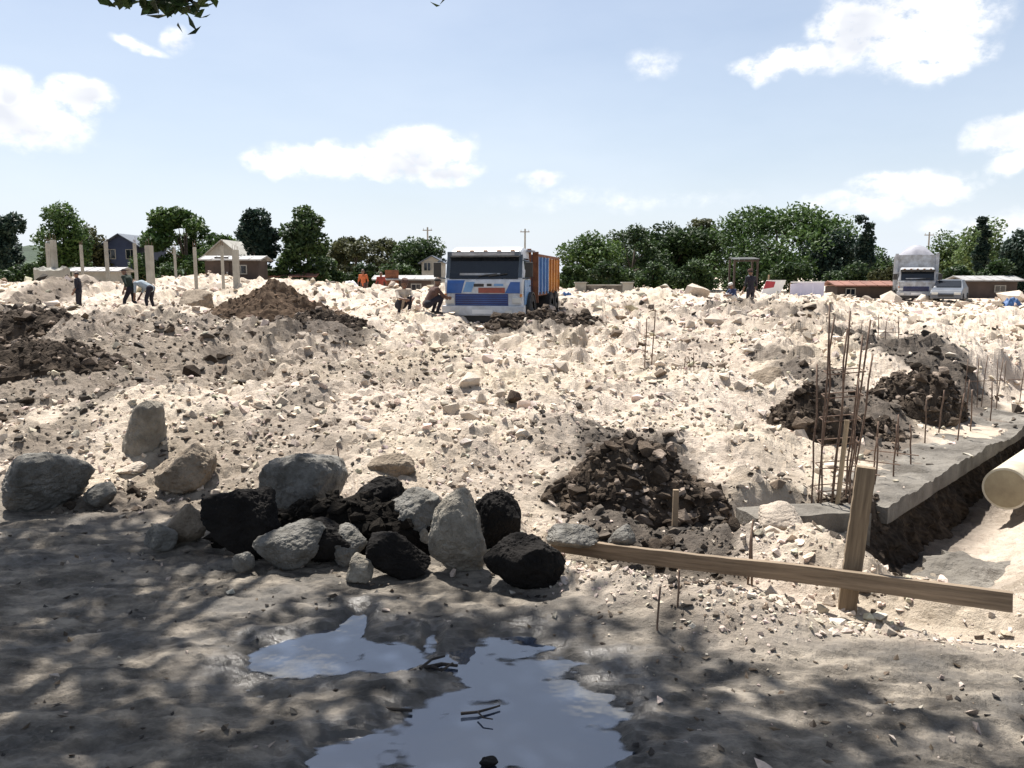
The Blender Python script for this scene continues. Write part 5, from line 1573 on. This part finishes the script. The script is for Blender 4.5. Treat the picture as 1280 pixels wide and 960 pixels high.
    for yy in (1.15, c['len'] - 2.5, c['len'] - 1.2):
        mb = MB(); mb.tube([(-W + .1, yy, .52), (W - .1, yy, .52)], .09, 10); mb.build('axle', 'black_metal', T)
    # body
    L0, L1, b0, b1 = 2.02, c['len'], .95, c['bed_top']
    BW = c['bw']
    mb = MB(); mb.box(-BW, BW, L0, L1, b0, b0 + .12); mb.build('bed_floor', 'rust', T)
    mb = MB(); mb.box(-BW, BW, L0, L0 + .08, b0 + .12, b1 + .08); mb.build('headboard', c['head'], T)
    mb = MB(); mb.box(-BW, BW, L1 - .08, L1, b0 + .12, b1 - .1); mb.build('tailgate', c['rear'], T)
    for sx in (-1, 1):
        mid = (L0 + L1) / 2
        mb = MB(); mb.box(sx * BW - .03, sx * BW + .03, L0 + .09, mid, b0 + .12, b1); mb.build('bed_side', c['side1'], T)
        mb = MB(); mb.box(sx * BW - .03, sx * BW + .03, mid + .01, L1 - .09, b0 + .12, b1); mb.build('bed_side', c['side2'], T)
        n = 8
        for k in range(n):
            yy = L0 + .15 + (L1 - L0 - .3) * k / (n - 1)
            mb = MB(); mb.box(sx * BW + sx * .035 - .04 * (sx < 0), sx * BW + sx * .035 + .04 * (sx > 0), yy - .06, yy + .06, b0 + .05, b1 + .02)
            mb.build('bed_rib', c['rib1'] if k < n // 2 else c['rib2'], T)
        mb = MB(); mb.box(sx * BW - .06, sx * BW + .06, L0, L1, b1 + .021, b1 + .10); mb.build('top_rail', c['rail'], T)
        mb = MB(); mb.box(sx * BW - .09, sx * BW + .09, L0 - .10, L0 - .003, b0 - .2, b1 + .16); mb.build('corner_post', c['post'], T)
    if c.get('canopy'):
        mb = MB(); mb.box(-BW, BW, L0 - .75, L0 - .11, b1 + .14, b1 + .19); mb.build('cab_guard', c['canopy'], T)
    b1_st = c['bed_top'] + .25
    if c.get('stack'):
        mb = MB(); mb.tube([(W - .12, 1.9, .7), (W - .12, 1.9, b1_st)], .07, 12); mb.build('exhaust_stack', 'rust', T)
    # load
    n = 24
    U, Vv = np.meshgrid(np.linspace(-1, 1, n), np.linspace(0, 1, n), indexing='ij')
    Zl = c['load'] * (1 - np.abs(U) ** 2.2) * (.55 + .45 * np.sin(Vv * math.pi) + .15 * fbm(U * 2, Vv * 4, 8, 3)) * (1 - np.abs(2 * Vv - 1) ** 14) + b1 - .02
    i_ = np.arange(n * n).reshape(n, n)
    q_ = np.stack([i_[:-1, :-1], i_[1:, :-1], i_[1:, 1:], i_[:-1, 1:]], -1).reshape(-1, 4)
    Vt = np.stack([U * (BW - .04), L0 + .08 + Vv * (L1 - L0 - .16), Zl], -1).reshape(-1, 3)
    link('load', npmesh('load', Vt, q_, True, tint=np.ones(len(Vt))), c['loadm'], T)
    tag(T, label, 'truck')
    return T
p = at(604, 345, 23.4)
truck('dump_truck', 'blue and white dump truck facing the camera among the rubble', (p.x, 23.4, .02), -R(10.5),
      dict(zs=.85, w=1.15, bw=1.22, len=7.4, cab='truck_white', pillar='slate_blue', visor='slate_blue', visor_strip='white_paint', nose='truck_white', decal=True,
           grille='navy_paint', slat='blue_paint', bumper='truck_white', side='light_blue_paint', bed_top=2.16, head='light_blue_paint', rear='orange_paint',
           side1='blue_paint', side2='orange_paint', rib1='light_blue_paint', rib2='orange_paint', rail='rust', post='rust', canopy='grey_canvas', stack=True, load=.22, loadm='brown_earth'))
p = at(1147, 345, 49)
truck('box_truck', 'white truck with a tall white body and grey cover at the right', (p.x, 49, -.02), -R(24),
      dict(zs=.72, w=1.02, bw=1.14, len=6.4, cab='white_paint', pillar='white_paint', visor='black_metal', visor_strip='black_metal', nose='white_paint', decal=False,
           grille='navy_paint', slat='dark_glass', bumper='white_paint', side='white_paint', bed_top=2.85, head='white_paint', rear='white_paint',
           side1='white_paint', side2='white_paint', rib1='white_paint', rib2='white_paint', rail='white_paint', post='white_paint', load=.72, loadm='grey_canvas'))
def car(label, px, Y, rz, paint):
    x = at(px, 345, Y).x; z0 = Hp(x, Y)
    T = empty('parked_car', (x, Y, z0 - .05), rz)
    prof = [(0, .35), (-.02, .62), (.15, .82), (1.0, .95), (1.55, 1.38), (2.9, 1.42), (3.6, 1.02), (4.1, .95), (4.15, .4), (3.9, .28), (.2, .28)]
    mb = MB(); mb.prism(prof, -.82, .82, lambda y, z: 1 - .22 * max(0, (z - .85) / .6)); mb.build('body', paint, T, bevel=.04)
    mb = MB(); mb.add([(-.66, 1.04, .985), (.66, 1.04, .985), (.60, 1.50, 1.345), (-.60, 1.50, 1.345), (-.66, 1.02, .965), (.66, 1.02, .965), (.60, 1.52, 1.31), (-.6, 1.52, 1.31)], [(0, 1, 2, 3), (4, 7, 6, 5), (0, 4, 5, 1), (2, 6, 7, 3), (1, 5, 6, 2), (0, 3, 7, 4)])
    for v in range(len(mb.v)): mb.v[v] = (mb.v[v][0], mb.v[v][1] - .03, mb.v[v][2] + .03)
    mb.build('windscreen', 'dark_glass', T)
    for sx in (-1, 1):
        mb = MB(); mb.box(sx * .58 - .17, sx * .58 + .17, -.05, .02, .56, .70); mb.build('headlight', 'lamp_glass', T, bevel=.02)
        for yy in (.75, 3.3): wheel(T, sx * .76, yy, .31, .2, sx)
    mb = MB(); mb.box(-.4, .4, -.045, 0, .44, .56); mb.build('grille', 'black_metal', T)
    tag(T, label, 'car')
car('small grey car beside the white truck', 1184, 47, R(-34), 'car_grey')

# ------------------------------------------------------------------ people
def capsule(mb, a, b, ra, rb_, n=10):
    a, b = Vector(a), Vector(b)
    d = (b - a); L = d.length
    d = d / L if L > 1e-6 else Vector((0, 0, 1))
    pts, rads = [], []
    for k in (-1, -.8, -.4): pts.append(a + d * ra * k); rads.append(ra * math.sqrt(max(.02, 1 - k * k)))
    pts.append(a); rads.append(ra); pts.append(b); rads.append(rb_)
    for k in (.4, .8, 1): pts.append(b + d * rb_ * k); rads.append(rb_ * math.sqrt(max(.02, 1 - k * k)))
    mb.tube(pts, rads, n)
def V3(*a): return Vector(a)
def person(label, loc, rz, shirt, trousers, hat=None, pose='stand', seed=0, scale=1.0):
    T = empty('person', loc, rz)
    T.scale = (scale,) * 3
    # local axes: +y is the way the person faces
    hipz, lean, crouch = .90, 0.0, 0
    if pose == 'stand':
        hip = V3(0, 0, .90); chest = V3(0, .02, 1.28); neck = V3(0, .02, 1.43); head = V3(0, .05, 1.57)
        kn = [V3(-.11, .04, .48), V3(.11, .02, .48)]; an = [V3(-.13, 0, .09), V3(.13, -.02, .09)]
        el = [V3(-.27, .0, 1.10), V3(.27, .0, 1.10)]; wr = [V3(-.28, .12, .86), V3(.28, .12, .86)]
    elif pose == 'walk':
        hip = V3(0, 0, .88); chest = V3(0, .12, 1.24); neck = V3(0, .18, 1.38); head = V3(0, .26, 1.50)
        kn = [V3(-.11, .22, .50), V3(.11, .02, .46)]; an = [V3(-.12, .26, .10), V3(.12, -.30, .16)]
        el = [V3(-.27, .0, 1.06), V3(.27, .20, 1.04)]; wr = [V3(-.28, .1, .82), V3(.26, .42, .92)]
    elif pose == 'bend':
        hip = V3(0, -.12, .86); chest = V3(0, .25, 1.02); neck = V3(0, .42, 1.06); head = V3(0, .55, 1.05)
        kn = [V3(-.12, .02, .46), V3(.13, -.02, .46)]; an = [V3(-.15, -.04, .09), V3(.16, -.1, .09)]
        el = [V3(-.24, .36, .78), V3(.24, .36, .78)]; wr = [V3(-.16, .46, .52), V3(.16, .48, .52)]
    else:                                                   # squat
        hip = V3(0, -.18, .28); chest = V3(0, .02, .60); neck = V3(0, .08, .74); head = V3(0, .14, .88)
        kn = [V3(-.17, .22, .50), V3(.17, .22, .50)]; an = [V3(-.15, .06, .08), V3(.15, .06, .08)]
        el = [V3(-.24, .22, .50), V3(.24, .22, .50)]; wr = [V3(-.12, .44, .46), V3(.12, .44, .46)]
    ax = (neck - hip).normalized()
    side = V3(1, 0, 0)
    sh = [neck - ax * .05 - side * .19, neck - ax * .05 + side * .19]
    seg = []
    def S(a, b, ra, rb_, t): seg.append((Vector(a), Vector(b), ra, rb_, t))
    S(hip - side * .06, hip + side * .06, .125, .125, 1); S(hip, chest, .13, .145, 0)
    S(chest - side * .07, chest + side * .07, .125, .125, 0); S(chest, neck - ax * .04, .13, .09, 0); S(sh[0], sh[1], .07, .07, 0)
    S(neck - ax * .02, head - (head - neck).normalized() * .05, .055, .055, 2)
    hd = (head - neck).normalized()
    fwd = V3(0, 1, 0); fwd = (fwd - hd * fwd.dot(hd)).normalized()
    S(head - hd * .03 + fwd * .01, head + hd * .05 - fwd * .01, .078, .094, 2)
    S(head - hd * .05 + fwd * .03, head - hd * .08 + fwd * .045, .055, .04, 2)          # jaw
    S(head + fwd * .085 + hd * .02, head + fwd * .112 - hd * .015, .012, .017, 2)       # nose
    for s_ in (-1, 1):
        S(head + side * s_ * .086 + hd * .02, head + side * s_ * .09 - hd * .02, .018, .014, 2)
    for i, s_ in enumerate((-1, 1)):
        S(hip + side * s_ * .09, kn[i], .098, .068, 1); S(kn[i], an[i], .066, .046, 1)
        S(an[i] - V3(0, .05, .04), an[i] + V3(0, .15, -.055), .042, .034, 3)
        S(sh[i], el[i], .058, .045, 0)
        m_ = el[i].lerp(wr[i], .25); S(el[i], m_, .045, .042, 0); S(m_, wr[i], .040, .028, 2)
        hdn = (wr[i] - el[i]).normalized(); across = hdn.cross(side).normalized()
        pb = wr[i] + hdn * .075
        S(wr[i], pb, .026, .030, 2)
        S(wr[i] + across * .02, pb + across * .025, .022, .022, 2); S(wr[i] - across * .02, pb - across * .025, .022, .022, 2)
        for k, ln in enumerate((.062, .076, .070, .054)):
            f0 = pb + across * (-.034 + .023 * k); f1 = f0 + hdn * ln * .55 - side * s_ * .006; f2 = f1 + hdn * ln * .45 - side * s_ * .022
            S(f0, f1, .0095, .009, 2); S(f1, f2, .009, .008, 2)
        t0 = wr[i] + across * .035 + hdn * .02; t1 = t0 + across * .035 + hdn * .035; t2 = t1 + hdn * .035 - side * s_ * .01
        S(t0, t1, .012, .0105, 2); S(t1, t2, .0105, .009, 2)
    mb = MB()
    for s_ in seg: capsule(mb, *s_[:4])
    me = bpy.data.meshes.new('tmp'); me.from_pydata(mb.v, [], mb.f)
    tmp = bpy.data.objects.new('tmp', me); COL.objects.link(tmp)
    md = tmp.modifiers.new('r', 'REMESH'); md.mode = 'VOXEL'; md.voxel_size = .016
    sm = tmp.modifiers.new('s', 'SMOOTH'); sm.iterations = 2; sm.factor = .4
    dg = bpy.context.evaluated_depsgraph_get(); dg.update()
    bmesh_ = bpy.data.meshes.new_from_object(tmp.evaluated_get(dg))
    bpy.data.objects.remove(tmp); bpy.data.meshes.remove(me)
    bmesh_.name = 'body'
    bmesh_.materials.clear()
    body = link('body', bmesh_, [shirt, trousers, 'skin', 'rubber'], T)
    nP = len(bmesh_.polygons)
    cen = np.zeros(nP * 3); bmesh_.polygons.foreach_get('center', cen); cen = cen.reshape(-1, 3)
    bestd = np.full(nP, 9.0); bi = np.zeros(nP, np.int32)
    for (a, b, ra, rb_, t) in seg:
        a_, b_ = np.array(a), np.array(b); ab = b_ - a_; L2 = max(ab @ ab, 1e-9)
        tt = np.clip((cen - a_) @ ab / L2, 0, 1)
        dd = np.linalg.norm(cen - (a_ + tt[:, None] * ab), axis=1) - (ra + (rb_ - ra) * tt)
        k_ = dd < bestd; bestd[k_] = dd[k_]; bi[k_] = t
    bmesh_.polygons.foreach_set('material_index', bi); bmesh_.polygons.foreach_set('use_smooth', np.ones(nP, bool))
    # hair / hat, eyes, mouth
    Vh, fh = ico(3)
    M3 = np.array(Matrix((side, fwd, hd)).transposed())
    Vc = Vh * np.array([.101, .108, .100]); keep_ = Vh[:, 2] > -.05 - .5 * np.maximum(0, -Vh[:, 1]) + .45 * np.maximum(0, Vh[:, 1])
    ff = fh[keep_[fh].all(axis=1)]
    Vc = Vc @ M3.T + np.array(head + hd * .035 - fwd * .012)
    link('hair', npmesh('hair', Vc, ff, True), 'hair', T)
    if hat:
        mb = MB(); c_ = head + hd * .085
        n = 20
        ring = [(.105, -.01), (.104, .05), (.085, .085), (.03, .10)] if hat != 'straw' else [(.22, -.02), (.20, .0), (.11, .02), (.10, .07), (.06, .10), (.01, .105)]
        for (r_, h_) in ring:
            for k in range(n):
                a = 2 * math.pi * k / n
                mb.v.append(tuple(c_ + side * math.cos(a) * r_ + fwd * math.sin(a) * r_ * 1.08 + hd * h_))
        for i in range(len(ring) - 1):
            for k in range(n): mb.f.append((i * n + k, i * n + (k + 1) % n, (i + 1) * n + (k + 1) % n, (i + 1) * n + k))
        mb.f.append(tuple((len(ring) - 1) * n + k for k in range(n)))
        mb.build('hat', hat, T)
    for s_ in (-1, 1):
        mb = MB(); e0 = head + fwd * .080 + side * s_ * .032 + hd * .025; capsule(mb, e0 - side * .008, e0 + side * .008, .009, .009, 6); mb.build('eye', 'hair', T)
    mb = MB(); e0 = head + fwd * .083 - hd * .055; capsule(mb, e0 - side * .018, e0 + side * .018, .006, .006, 6); mb.build('mouth', 'red_cloth', T)
    tag(T, label, 'person', 'people at work on the plot')
    return T
def stand_at(px, Y, dz=0):
    x = at(px, 345, Y).x
    return (x, Y, Hp(x, Y) + dz)
person('person in black clothes standing, farthest left on the plot', stand_at(97, 34), R(100), 'black_cloth', 'black_cloth', seed=1)
person('person in dark green striding to the left, second from the left', stand_at(163, 29.5), R(75), 'green_cloth', 'black_cloth', pose='walk', seed=2)
person('person in a grey-blue shirt bending down next to the striding one', stand_at(184, 29.5), R(80), 'grey_blue_cloth', 'black_cloth', pose='bend', seed=3, hat='navy_cloth')
person('person in a pale shirt squatting left of the blue truck', stand_at(503, 24.5), R(-150), 'cream_cloth', 'black_cloth', hat='brown_cloth', pose='squat', seed=4, scale=1.05)
person('person in an orange shirt standing far off left of the brown shed', stand_at(454, 45, -.25), R(170), 'orange_cloth', 'brown_cloth', seed=5)
person('person in a red-brown shirt far off before the brown shed', stand_at(476, 46, -.25), R(-160), 'red_cloth', 'brown_cloth', seed=6)
person('person in black standing left of the tilted white board', stand_at(939, 33.5), R(20), 'black_cloth', 'black_cloth', seed=7, hat='brown_cloth')
person('person in a blue top squatting left of the shelter post', stand_at(917, 38, .05), R(120), 'navy_cloth', 'pale_cloth', pose='squat', seed=8, hat='pale_cloth')
person('person in black squatting at the near front wheel of the blue truck', stand_at(541, 22.9), R(-60), 'brown_cloth', 'black_cloth', pose='squat', seed=9)
